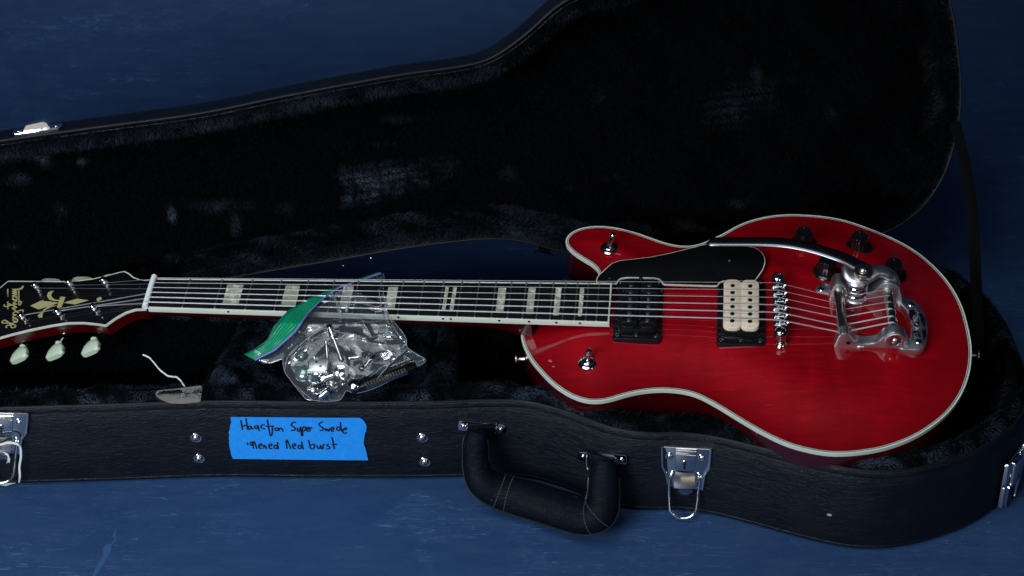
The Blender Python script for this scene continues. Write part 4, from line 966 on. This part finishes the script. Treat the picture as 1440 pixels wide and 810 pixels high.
P_ = catmull(P_, 5); r_ = np.interp(np.linspace(0, 1, len(P_)), [0, .15, .4, .6, .85, 1], [4.0, 6.0, 8, 8, 7.5, 6]); mb.tube(P_, r_, 14, sq=(1, .55), upv=(0, 0, 1.)); mb.build('arm_bracket', M_ALU, tail)
pc = V_(430, 120, 30); mb = MB(); mb.lathe([(9.5, 24), (9.8, 29.5), (8.8, 31), (6, 31.4)], (*pc, 0), 26); mb.build('pivot_washer', M_NICKEL, tail)
mb = MB(); mb.lathe([(5.6, 31), (5.6, 32.4), (4.6, 34), (2.4, 35), (.5, 35.2)], (*pc, 0), 24); mb.build('pivot_bolt', M_NICKEL, tail)
ha = [(997.5, 339.5), (1003, 340), (1030, 340), (1058, 340), (1082, 340.3), (1105, 341.8), (1127, 345.3), (1149, 350.5), (1168, 356.5), (1186, 363), (1204, 372), (1220, 380)]
hh = np.interp(np.arange(12), [0, 6, 11], [22, 29, 28]); P_ = [(*G.px(x, y, h), h) for (x, y), h in zip(ha, hh)]; P_ = catmull(P_, 5)
r_ = np.interp(np.linspace(0, 1, len(P_)), [0, .02, .07, .5, .8, 1], [1.5, 5, 6.2, 7.0, 7.2, 8.0]); mb = MB(); mb.tube(P_, r_, 16, sq=(1, .34), upv=(0, 0, 1.)); mb.build('vibrato_arm', M_ARM, tail)

# ---- strings
bar = lambda y: barA + (barB - barA) * (y - barA[1]) / (barB[1] - barA[1]); shf = lambda y: shA + (shB - shA) * (y - shA[1]) / (shB[1] - shA[1])
rad = [.32, .36, .44, .58, .68, .78]
hsl = lambda i: G.loc(HS.w((PT[i][0], PT[i][1], 6.6)))[0]
order = [2, 1, 0, 3, 4, 5]      # which post each string (far to near) goes to
order = [2, 1, 0, 3, 4, 5]
SB = [V_(175, 335, -3)[1], V_(160, 385, -3)[1], V_(165, 440, -3)[1], V_(185, 500, -3)[1], V_(195, 565, -3)[1], V_(195, 620, -3)[1]]
for i in range(6):
    y0 = NY[i]; p_ = hsl(order[i]); sd = SAD[i]; yb = SB[i]; b_ = bar(yb); ys = yb * 0.93; s_ = shf(ys)
    off = np.array([0, -2.6 if order[i] < 3 else 2.6, 0])
    P_ = [p_ + off, (-4.6, y0, 2.3), (-2.6, y0, 4.75), (0.5, y0, 4.6)]
    for t in (.2, .4, .6, .8): P_.append((.5 + (sd[0] - .5) * t, y0 + (sd[1] - y0) * t, 4.6 + (sd[2] - 4.6) * t - .25 * math.sin(math.pi * t)))
    P_ += [sd, (sd[0] + 3, sd[1] + (yb - sd[1]) * .04, sd[2] - .8), (b_[0] - 4, yb, b_[2] - 5.2), (b_[0] + 1.5, yb, b_[2] - 5.4), (s_[0] - 3, ys, s_[2] + 4.4), (s_[0] + .5, ys, s_[2] + 5.0), (s_[0] + 4.6, ys, s_[2] + 1.8), (s_[0] + 4.4, ys, s_[2] - 2)]
    mb = MB(); mb.tube(P_, rad[i], 7); mb.build('string', M_WOUND if i > 2 else M_STEEL, guitar)
    mb = MB(); mb.lathe([(2.0, -1), (2.3, 0), (1.5, 1.6)], (s_[0] + 4.2, ys - .5, s_[2] - .5), 12, ax=(1, 0, .3)); mb.build('string_ball_end', M_CHROME, tail)

# ---- pickguard with its white edge
pg = [(838.5, 391), (842, 386), (853, 376), (860, 369.5), (872, 365.5), (893, 363.2), (915.8, 360.5), (943, 355), (970, 348.4), (992, 342.6), (1010, 342.5), (1035, 344), (1055, 346), (1064, 348.4), (1071, 353.5), (1075.6, 361), (1076.3, 369), (1073.3, 378.6), (1066, 389), (1061.5, 395), (1016, 394.8), (1011.5, 397), (1010, 401.6), (990, 401.2), (960, 400.3), (932, 399.3), (930.3, 395.5), (926, 391.5), (918, 390.6), (880, 389.8), (872.5, 391.2), (869.5, 394), (868, 398.2), (850, 397.8), (838, 397.4)]
pz = -2.5; o = np.array([G.px(x, y, pz) for x, y in pg]); o = resample(o, 2.2, True); o = .6 * o + .2 * (np.roll(o, 1, 0) + np.roll(o, -1, 0))
if area2(o) < 0: o = o[::-1]
mb = MB(); mb.prism(o, pz - 2.4, pz - .7); pgd = mb.build('pickguard', M_BIND, guitar, label='black pickguard with white edge'); 
mb = MB(); mb.prism(inset(o, 1.0), pz - .7, pz, .25); mb.build('pickguard_face', M_BLACKSATIN, pgd)
for x, y in ((857.5, 390), (1026, 365.5), (901, 391.5)):
    c_ = G.px(x, y, pz); screw(pgd, (*c_, pz), 2.0)
mb = MB()
for x, y in ((1000, 392), (1040, 372), (880, 380)): c_ = G.px(x, y, pz); mb.lathe([(3, -14), (3, pz - 2.2)], (*c_, 0), 10)
mb.build('pickguard_standoff', M_BLACKSATIN, pgd)

# ---- knobs, switches, strap buttons
for x, y in ((1129.5, 342.5), (1207.5, 348), (1162.5, 381.5), (1255.5, 386.5)):
    cx, cy, cz = gtop(x, y, 0); mb = MB(); cz -= 1.0
    mb.lathe([(14.0, 0), (14.2, 1.6), (13.2, 2.8), (9.6, 3.6), (8.6, 4.2)], (cx, cy, cz), 32); kn = mb.build('knob', M_BLACKGLOSS, guitar)
    mb = MB(); V = []; 
    for r0, h in ((9.9, 4.0), (9.2, 10), (8.6, 17.5), (7.6, 19.0), (2, 19.2)):
        for k in range(48): rr_ = r0 * (1 + (.035 if k % 4 < 2 else -.035) * (1 if h < 18 else 0)); a = 2 * math.pi * k / 48; V.append((cx + rr_ * math.cos(a), cy + rr_ * math.sin(a), cz + h))
    mb.add(V, [(i * 48 + k, i * 48 + (k + 1) % 48, (i + 1) * 48 + (k + 1) % 48, (i + 1) * 48 + k) for i in range(4) for k in range(48)] + [tuple(192 + k for k in range(48))]); mb.build('knob_grip', M_BLACKGLOSS, kn)
    mb = MB(); mb.box((cx, cy + 4.5, cz + 19.15), (.6, 3, .2)); mb.build('pointer_line', M_STITCH, kn)
    c2 = (cx - 13.6, cy - 4.5, cz + .5); mb = MB(); mb.lathe([(.9, 0), (.8, .6)], c2, 8); mb.build('pointer_pin', M_CHROME, kn)
for (x, y), tip in (((856.8, 349.5), (862.5, 329.5)), ((826.3, 510.5), (828, 493.5))):
    cx, cy, cz = gtop(x, y, 0); mb = MB(); mb.lathe([(9.6, 0), (9.6, .8), (8.6, 1.6), (6.4, 2.2), (6.2, 3.6), (5.0, 4.4), (3.6, 4.5), (3.4, 2.5)], (cx, cy, cz), 28); sw = mb.build('toggle_switch', M_CHROME, guitar)
    tx, ty = G.px(*tip, cz + 17); b = np.array((cx, cy, cz + 2.5)); t_ = np.array((tx, ty, cz + 17)); e = t_ - b; L_ = np.linalg.norm(e); mb = MB(); mb.lathe([(2.2, 0), (2.6, L_ * .3), (3.5, L_ * .75), (3.6, L_ * .95), (2.6, L_ + 1), (.4, L_ + 1.6)], b, 18, ax=e); mb.build('toggle_lever', M_CHROME, sw)
sb0 = (*G.px(737, 505, -48), -48); sb1 = (*G.px(1364, 499, -46), -46)
for c_, ax in ((sb0, (-1, -.1, 0)), (sb1, (1, -.05, 0))):
    mb = MB(); mb.lathe([(5, 0), (3.2, 1), (2.6, 4), (2.6, 6.5), (4.6, 8.5), (5.8, 9), (5.8, 10.3), (4, 11)], np.array(c_) - np.array(ax) * 1.5, 20, ax=ax); mb.build('strap_button', M_NICKEL, guitar)
# ================================================================== TAPE LABEL stuck on the tray's wall
fr = wall_frame(420, 617, 1.4)
A_ = lambda x, y: fr.px(x / 11.25 + 320, y / 11.25 + 580, 0); B_ = lambda x, y: fr.px(x / 11.25 + 416, y / 11.25 + 580, 0)
o = [A_(*q_) for q_ in [(50, 68), (300, 70), (600, 73), (1000, 76)]] + [B_(*q_) for q_ in [(400, 81), (800, 81), (1000, 82), (1030, 90), (1060, 112), (1085, 145), (1110, 180), (1122, 230), (1112, 265), (1118, 295), (1100, 310), (1085, 380), (1078, 440), (1072, 480), (1085, 520), (1100, 560), (1112, 610), (1125, 650), (1128, 690), (1140, 720), (1140, 752), (600, 748)]] + [A_(*q_) for q_ in [(1100, 742), (620, 736), (600, 742), (550, 734), (88, 730), (70, 690), (55, 660), (52, 620), (40, 580), (30, 530), (25, 480), (30, 440), (20, 400), (28, 350), (20, 310), (34, 270), (38, 240), (44, 200), (62, 150), (50, 110)]]
mb = MB(); mb.prism(np.array(o), 0.2, .55); tape = mb.build('masking_tape_label', M_TAPE, frame=fr, smooth=False)
tag(tape, 'strip of bright blue masking tape with two lines of black handwriting on the case wall', 'tape label')
SA = [[(210, 115), (225, 190), (240, 272)], [(292, 88), (305, 170), (318, 265)], [(225, 215), (265, 205), (310, 190)], [(372, 212), (340, 212), (325, 245), (345, 262), (372, 238), (378, 214), (385, 245), (408, 258)],
      [(482, 205), (445, 205), (430, 232), (455, 250), (480, 225), (485, 202), (490, 250), (505, 285)], [(592, 192), (552, 190), (530, 218), (550, 245), (600, 255)], [(630, 108), (645, 200), (665, 300), (680, 362), (705, 340), (712, 260), (708, 212), (740, 215)], [(603, 216), (650, 212), (702, 208)],
      [(790, 240), (757, 245), (755, 275), (785, 280), (805, 255), (790, 238)], [(820, 285), (825, 248), (850, 245), (870, 270), (880, 298)], [(1085, 155), (1045, 150), (1012, 183), (1030, 215), (1070, 240), (1060, 273), (998, 280)],
      [(318, 470), (319, 512)], [(380, 460), (360, 493), (382, 515), (408, 482), (385, 458)], [(400, 470), (406, 520), (412, 565)], [(425, 460), (445, 510), (465, 570)], [(380, 460), (432, 458)], [(497, 530), (545, 517), (535, 490), (502, 505), (500, 552), (547, 565)],
      [(572, 567), (582, 512), (602, 535), (624, 572)], [(657, 525), (702, 515), (692, 490), (657, 508), (665, 558), (712, 567)], [(792, 520), (748, 515), (740, 557), (780, 562), (796, 520)], [(790, 460), (795, 520), (805, 575)], [(925, 460), (935, 500), (940, 567)], [(925, 462), (940, 430), (965, 480), (1000, 570)],
      [(1037, 532), (1077, 517), (1065, 490), (1032, 507), (1040, 560), (1082, 567)]]
SBs = [[(35, 235), (25, 275), (52, 292), (75, 240)], [(75, 215), (85, 300), (95, 365), (110, 340), (105, 260), (130, 220), (155, 240), (140, 282), (105, 292)], [(170, 270), (210, 247), (195, 225), (170, 247), (180, 290), (215, 290)], [(228, 290), (226, 238), (265, 242)],
       [(430, 140), (378, 165), (375, 198), (430, 240), (425, 275), (378, 282)], [(467, 242), (475, 285), (500, 255), (520, 290), (545, 242)], [(562, 267), (602, 255), (590, 227), (562, 247), (570, 290), (610, 287)], [(700, 232), (657, 227), (650, 270), (690, 277), (712, 232)], [(705, 145), (715, 240), (737, 302)],
       [(750, 272), (800, 262), (790, 237), (757, 257), (745, 300), (775, 325), (807, 307)], [(90, 517), (47, 515), (40, 560), (80, 562), (95, 520)], [(95, 455), (105, 530), (125, 580)], [(205, 430), (220, 500), (235, 562), (270, 570), (300, 532), (285, 497), (235, 512)], [(337, 512), (345, 555), (375, 562), (395, 512), (400, 550), (415, 575)],
       [(430, 575), (435, 512), (467, 505)], [(525, 490), (490, 517), (535, 540), (530, 565), (480, 572)], [(570, 388), (595, 480), (610, 575)], [(560, 507), (657, 495)]]
mb = MB()
for s_ in SA: stroke(mb, s_, .92, .55, A_, 5)
for s_ in SBs: stroke(mb, s_, .92, .55, B_, 5)
mb.build('handwriting', M_INK, tape, frame=fr)

# ================================================================== CARD TAGS
# card in the tray under the plush, with its loose string
fr = Frame((*T.px(265, 550, 106.2), 106.2), (1, .06, 0), (-.05, .8, .55), (0, -.55, .8))
tz = lambda x, y: fr.px(x / 10.12 + 190, y / 10.12 + 490, 0)
o = [tz(*q_) for q_ in [(285, 655), (295, 630), (320, 608), (370, 598), (620, 572), (760, 552), (900, 530), (960, 524), (930, 760), (700, 790), (500, 790), (380, 740), (310, 700)]]
mb = MB(); mb.prism(smooth_loop(resample(np.array(o), 2, True), 1), 0, .5); card = mb.build('card_tag', M_TAG, frame=fr)
tag(card, 'buff card tag with small printed lines lying inside the case beside the plush box', 'tag')
mb = MB()
for row, (x0, y0, x1, y1) in enumerate(((440, 628, 860, 572), (540, 672, 830, 634), (600, 715, 790, 680))):
    x = x0
    while x < x1:
        wd = random.choice((14, 20, 26)); t = (x - x0) / (x1 - x0); y = y0 + (y1 - y0) * t; p_ = []
        for k in range(4): p_.append((x + wd * k / 3, y + random.uniform(-7, 7)))
        if random.random() > .18: stroke(mb, p_, .28, .55, tz, 3)
        x += wd + random.choice((5, 8, 22))
mb.build('printed_lines', M_INK, card, frame=fr)
ss = [(712, 556), (690, 520), (655, 470), (620, 430), (580, 405), (530, 402), (470, 390), (400, 345), (330, 280), (270, 205), (210, 140), (160, 108), (108, 92)]
z0 = np.linspace(106, 118, len(ss)); P_ = np.array([(*T.px(x / 10.12 + 190, y / 10.12 + 490, z), z) for (x, y), z in zip(ss, z0)])
mb = MB(); C_ = catmull(P_, 6); n = len(C_)
for k in range(3):
    ph = k * 2.1; off = np.column_stack([np.zeros(n), .55 * np.cos(np.linspace(0, 16, n) + ph), .55 * np.sin(np.linspace(0, 16, n) + ph)]); mb.tube(C_ + off, .42, 6)
mb.build('string', M_STRING, card)
# hang tag under the left latch
zf = .4
o = [T.px(*q_, zf) for q_ in [(-30, 672), (0, 672), (20, 676), (47.5, 672), (30, 676), (8, 682.5), (-6, 680), (-30, 678)]]
o = [T.px(*q_, 4) for q_ in [(-34, 668), (30, 668), (47.5, 672), (28, 677), (8, 683), (-8, 680), (-34, 676)]]
mb = MB(); mb.prism(np.array(o), 3.5, 4.1); ht = mb.build('hang_tag', mat('pale_card', (.58, .58, .50), .8), smooth=False)
tag(ht, 'pale card hang tag on the floor beneath the left latch, tied on with white string', 'tag')
fr = wall_frame(12, 620, 12)
s6 = lambda x, y, h=0: (*fr.px(x / 6.225, y / 6.225 + 560, h), h)
mb = MB()
for dx in (0, 6): mb.tube(catmull([s6(-60, 400), s6(0, 403 + dx), s6(60, 388 + dx), s6(120, 390 + dx), s6(160, 405 + dx), s6(178 + dx, 440), s6(180 + dx, 520), s6(168 + dx, 600), s6(172 + dx, 680), s6(168, 735, -4)], 6), .85, 6)
for k in range(7):
    x = 50 + k * 7; mb.tube(catmull([s6(30, 470), s6(50 + k * 3, 490), s6(75 + random.uniform(-8, 8), 520), s6(60 + k * 5, 545 + random.uniform(-10, 25))], 4), .35, 5)
mb.build('string', M_STRING, ht, frame=fr)

# ================================================================== ZIP BAG with spare parts
Zc = (3.856, (330, 370)); zq = lambda L: [(x / Zc[0] + Zc[1][0], y / Zc[0] + Zc[1][1]) for x, y in L]
gout = zq([(60, 500), (120, 470), (185, 425), (205, 390), (225, 355), (300, 270), (400, 200), (520, 140), (650, 93), (730, 65), (780, 48)])
gin = zq([(110, 525), (220, 470), (330, 370), (400, 270), (470, 200), (570, 130), (680, 95), (790, 55)])
bagpx = zq([(110, 525), (165, 500), (220, 470), (280, 420), (330, 370), (368, 318), (400, 270), (432, 232), (470, 200), (520, 160), (570, 130), (625, 110), (680, 95), (735, 75), (790, 50), (806, 58), (812, 90), (820, 150), (824, 210), (830, 270), (858, 310), (890, 350), (912, 378), (930, 410), (932, 435), (940, 462), (985, 492), (1035, 525), (1005, 555), (960, 572), (910, 600), (860, 630), (800, 660), (750, 682), (700, 698), (650, 706), (612, 692), (598, 700), (588, 720), (570, 742), (530, 748), (490, 750), (440, 745), (390, 738), (360, 705), (330, 670), (300, 630), (272, 590), (262, 540), (258, 520), (200, 540), (150, 540)])
from math import hypot
def hb(x, y):
    """resting height (table mm) of the bag over the photo point: draped over strings, sagging to the plush box, swollen where the parts lie"""
    if y < 455: z = 160.0
    else: z = 160 - (y - 455) * .46
    if x < 430: z -= (430 - x) * .10 * min(1, max(0, (y - 430) / 40))
    return z
def bul(x, y): return 9 * math.exp(-((x - 462) / 50) ** 2 - ((y - 520) / 30) ** 2) + 6 * math.exp(-((x - 545) / 32) ** 2 - ((y - 520) / 20) ** 2)
folds = [([(405, 372 + 130), (430, 478), (455, 462), (478, 466)], 2.5), ([(438, 478), (470, 468), (500, 470), (520, 478)], 1.6), ([(560, 461), (540, 470), (515, 475)], 2.0), ([(572, 490), (556, 505), (545, 515), (530, 533)], 3.5), ([(555, 502), (535, 518), (520, 530)], 2.5),
         ([(572, 490), (585, 497), (597, 506)], 2.5), ([(464, 405), (474, 430), (479, 450)], 5.0), ([(486, 402), (490, 428), (488, 440)], 3.0), ([(508, 448), (516, 462), (524, 475)], 2.0), ([(538, 390), (540, 420), (545, 450), (552, 466)], 4.5), ([(400, 520), (406, 500), (420, 485)], 2.2), ([(500, 531), (520, 534), (545, 534)], 2.0), ([(492, 532), (500, 540), (520, 536)], 2.0),
         ([(540, 475), (546, 490), (556, 500)], 1.6), ([(545, 450), (560, 470), (572, 480)], 1.8), ([(438, 505), (460, 480), (478, 462)], 1.4), ([(445, 552), (452, 542), (466, 540)], 2.2), ([(465, 560), (462, 550), (475, 545)], 1.5), ([(415, 540), (430, 555), (440, 562)], 1.6), ([(530, 385), (533, 410), (538, 436)], 1.6), ([(500, 470), (520, 482), (548, 485), (572, 484)], 1.6), ([(418, 500), (430, 490), (445, 486)], 1.2), ([(490, 455), (515, 452), (540, 460)], 1.3)]
bv, bf, bd = fill(resample(np.array(bagpx), 1.4, True), 1.4, .2)
fd_ = [dist_to(np.array(p_), bv, False) for p_, a in folds]
def sheet(off, amp, seed, s=1.0):
    Pw = []
    for i, (x, y) in enumerate(bv):
        edge = min(1, bd[i] / 10); z = hb(x, y) + s * bul(x, y) * edge ** .6 + off * edge
        c = 0.0
        n1 = noise.noise((x * .035 + seed, y * .05, 0)); n2 = noise.noise((x * .09, y * .11 + seed, 1)); n3 = 0
        c += amp * (4.0 * n1 + (.3 if s > 0 else 0) * n2)
        for (p_, a), d_ in zip(folds, fd_): c += .8 * a * math.exp(-d_[i] / 2.6) * (amp if seed else 1)
        Pw.append((*T.px(x, y, z + c), z + c))
    return np.array(Pw)
top = sheet(1.0, 1.0, 0.0)
bf = [f[::-1] for f in bf]
mb = MB(); mb.add(top, bf); bag = mb.build('zip_bag', M_FILM); 
tag(bag, 'clear plastic zip bag with green seal draped over the guitar neck, holding metal parts', 'bag')
bag.name = 'zip_bag'
Rb = ROOT[bag]
low = sheet(-6.0, .25, 5.0, -.35)
mb = MB(); mb.add(low, bf); mb.build('back_film', M_FILM, bag)
# green zip band: a ribbed ribbon with a second one behind, then the violet press line
go, gi = resample(np.array(gout), 3.0), np.array(gin); k = len(go); gi = resample(gi, 1.0); gi = np.column_stack([np.interp(np.linspace(0, 1, k), np.linspace(0, 1, len(gi)), gi[:, j]) for j in (0, 1)])
def band(t0, t1, dz, ribs, mname, mt):
    V = []; m_ = 19
    for i in range(k):
        for j in range(m_):
            t = t0 + (t1 - t0) * j / (m_ - 1); x, y = go[i] + (gi[i] - go[i]) * t; z = hb(x, y) + 2.0 + dz + (0.55 if j % 3 == 0 else 0) * ribs + 1.6 * math.sin(i * .16 + dz) + 2.0 * noise.noise((x * .05, y * .05, dz))
            V.append((*T.px(x, y, z), z))
    mb = MB(); mb.add(V, [(i * m_ + j, (i + 1) * m_ + j, (i + 1) * m_ + j + 1, i * m_ + j + 1) for i in range(k - 1) for j in range(m_ - 1)]); return mb.build(mname, mt, bag)
band(-.02, 1.0, 0, 1, 'green_seal_band', M_GREEN)
go2 = go.copy(); 
band(-.22, .45, -4, 1, 'green_seal_band', mat('green_zip_plastic_rear', (0.004, 0.17, 0.10), .3, coat=.5))
mb = MB(); P_ = [(*T.px(x, y, hb(x, y) + 3.5), hb(x, y) + 3.5) for x, y in gi]; mb.tube(P_, 1.0, 8); mb.build('press_line', M_ZIPBLUE, bag)
mb = MB(); P_ = []
for x, y in bagpx[15:]: P_.append((*T.px(x, y, hb(x, y) + .3), hb(x, y) + .3))
mb.tube(catmull(P_, 3), .35, 5); mb.build('bag_edge', M_FILMEDGE, bag)

# sharp creases pressed into the film
mb = MB()
for (p_, a), wd in zip(folds, [.5, .3, .4, .9, .6, .5, .8, .4, .5, .4, .4, .4, .5, .3, .35, .3, .6, .4, .35, .5, .35, .3, .3]):
    L_ = catmull(p_, 6); n_ = len(L_); jit = [(x + 1.3 * noise.noise((x * .2, y * .2, 4)), y + 1.3 * noise.noise((x * .2, y * .2, 9))) for x, y in L_]
    P_ = [(*T.px(x, y, hb(x, y) + bul(x, y) + 2.5 + a * .6), hb(x, y) + bul(x, y) + 2.5 + a * .6) for x, y in jit]
    r_ = wd * .55 * (np.sin(np.linspace(.15, math.pi - .15, n_)) * (.55 + .45 * np.abs(np.sin(np.arange(n_) * 1.7))) + .08); mb.tube(P_, r_, 5, sq=(1.3, .5))
mb.build('crease', M_FILMEDGE, bag, kind='stuff')
# the spare parts inside
W_ = lambda x, y, z: np.array([*T.px(x, y, z), z])
def G5(x, y, z):
    px_, py_ = x / 5.786 + 380, y / 5.786 + 430; old = 123 - (py_ - 452) * .26 - (max(0, 430 - px_) * .1); return W_(px_, py_, z + hb(px_, py_) - old)
def loose(name, parts, label, cat, group=None):
    o = None
    for i, (nm, mb, mt) in enumerate(parts):
        if i == 0: o = mb.build(name, mt); tag(o, label, cat, group)
        else: mb.build(nm, mt, o)
    return o
a, b = G5(478, 165, 122), G5(575, 425, 112); e = b - a; L_ = np.linalg.norm(e)
mb = MB(); mb.lathe([(2.0, 14), (1.6, 15), (1.6, L_ - 3), (2.6, L_ - 2), (2.6, L_ + 3), (1, L_ + 4)], a, 14, ax=e); m2 = MB(); m2.lathe([(3.0, -1), (3.6, 0), (3.6, 4), (3.0, 4.5), (3.6, 5), (3.6, 12), (2.4, 14)], a, 16, ax=e)
loose('tuner_shaft', [('', mb, M_CHROME), ('collar', m2, M_CHROME)], 'long thin chrome shaft leaning right inside the bag, collar at its upper end', 'shaft')
a, b = G5(455, 290, 118), G5(472, 505, 110); e = b - a; L_ = np.linalg.norm(e); mb = MB(); mb.lathe([(1.2, 0), (2.2, .8), (2.2, 3), (1.7, 4), (1.7, L_ - 2), (2.3, L_)], a, 14, ax=e)
loose('tuner_shaft', [('', mb, M_CHROME)], 'shorter upright chrome shaft inside the bag, left of the long one', 'shaft')
fr = Frame(G5(390, 480, 112), (1, -.15, .1), (.1, .8, .5), (0, -.5, .8)); mb = MB(); mb.box((0, 0, 0), (21, 14, 3.4), 1.4, rad=3); mb.v = [fr.w(v) for v in mb.v]
m2 = MB()
for c_ in ((-2, 2.4), (3, -2.2)): m2.lathe([(1.5, 1.65), (1.4, 1.8)], (*c_, 0), 12)
m2.v = [fr.w(v) for v in m2.v]; m3 = MB()
for i in range(12): m3.box((-9 + i * 1.7, -8.0, -.6), (.8, 2.4, 1.6))
m3.v = [fr.w(v) for v in m3.v]
loose('tuner_housing', [('', mb, mat('satin_nickel', (.82, .84, .84), .33, 1.0)), ('screw_hole', m2, M_BLACKSATIN), ('worm_gear', m3, M_CHROME)], 'pale metal tuner housing with two dark holes inside the bag', 'tuner housing')
def knobby(x, y, z, r, h, m_, label, cat, ax, dome=True):
    c_ = G5(x, y, z); mb = MB(); mb.lathe([(r * .96, -h), (r, -h * .9), (r, 0), (r * .94, h * .18), (r * .7, h * .42), (r * .35, h * .55), (.3, h * .6)], c_, 26, ax=ax); m2 = MB(); m2.lathe([(r * 1.04, -h * .55), (r * 1.04, -h * .35)], c_, 26, ax=ax)
    loose('metal_cap', [('', mb, m_), ('collar', m2, M_NICKEL)], label, cat)
knobby(250, 400, 104, 6.5, 6, mat('smoky_cap', (.10, .14, .13), .2, .6), 'small dark metal cap at the upper left inside the bag', 'cap', (-.4, -.6, .8))
knobby(262, 545, 106, 8.0, 6, mat('greenish_cap', (.30, .42, .38), .2, .8), 'rounded greenish metal cap at the lower left inside the bag', 'cap', (-.2, -.7, .9))
knobby(350, 590, 103, 8.0, 7, mat('dark_cap', (.09, .11, .12), .22, .7), 'dark round cap behind the greenish cap inside the bag', 'cap', (.3, -.6, .8))
knobby(555, 545, 108, 6.5, 6, M_CHROME, 'bright chrome cap in the middle of the bag', 'cap', (.1, -.5, .9))
knobby(530, 630, 104, 7.5, 6, M_NICKEL, 'brownish nickel cap low in the bag below the bright one', 'cap', (.5, -.7, .7))
a, b = G5(345, 690, 104), G5(470, 650, 106); e = (b - a) / np.linalg.norm(b - a); u_ = np.cross(e, (0, 0, 1)); u_ /= np.linalg.norm(u_); v_ = np.cross(u_, e); L_ = np.linalg.norm(b - a)
mb = MB(); mb.tube([a + e * L_ * t + 5.2 * (math.cos(t * 44) * u_ + math.sin(t * 44) * v_) for t in np.linspace(0, 1, 120)], 1.0, 7); loose('coil_spring', [('', mb, M_CHROME)], 'short chrome coil spring at the bottom of the bag', 'spring')
for (x0, y0, z0, x1, y1, z1, r, lab) in ((420, 600, 108, 520, 570, 110, 4.6, 'stubby chrome bushing under the tuner housing in the bag'), (400, 745, 101, 470, 690, 106, 3.8, 'chrome bushing at the very bottom corner of the bag'), (640, 430, 112, 745, 412, 113, 1.8, 'thin chrome pin across the middle of the bag'), (735, 520, 110, 850, 405, 113, 2.2, 'slanting chrome bolt right of centre in the bag')):
    a, b = G5(x0, y0, z0), G5(x1, y1, z1); e = b - a; L_ = np.linalg.norm(e); mb = MB(); mb.lathe([(r * 1.35, 0), (r * 1.4, r * .3), (r * 1.4, r * .9), (r, r), (r * .95, L_ * .6), (r, L_ * .62), (r, L_ * .95), (r * .8, L_)], a, 18, ax=e); loose('chrome_bushing', [('', mb, M_CHROME)], lab, 'bushing' if r > 3 else 'pin')
# old bridge lying along the lower right edge of the bag
a, b = G5(650, 672, 106), G5(1185, 475, 110); e = b - a; L_ = np.linalg.norm(e); fr = Frame((a + b) / 2, e, np.cross((0, -.35, .94), e), (0, -.35, .94))
mb = MB(); mb.box((0, 0, 0), (L_, 12, 7), 1.8, rad=4); mb.v = [fr.w(v) for v in mb.v]; m2 = MB()
for i in range(15): m2.box((-L_ / 2 + 16 + i * (L_ - 26) / 15, -4.5, 1.2), (3.4, 5.5, 5.6), .8)
m2.v = [fr.w(v) for v in m2.v]; m3 = MB(); m3.lathe([(6, 0), (6, 4), (4.5, 5.2), (.4, 5.4)], (-L_ / 2 + 5, 0, 2), 20); m3.v = [fr.w(v) for v in m3.v]
loose('spare_bridge', [('', mb, M_BLACKGLOSS), ('saddle_row', m2, M_NICKEL), ('post_head', m3, M_CHROME)], 'long dark spare bridge with small saddles along the lower right edge of the bag', 'bridge')
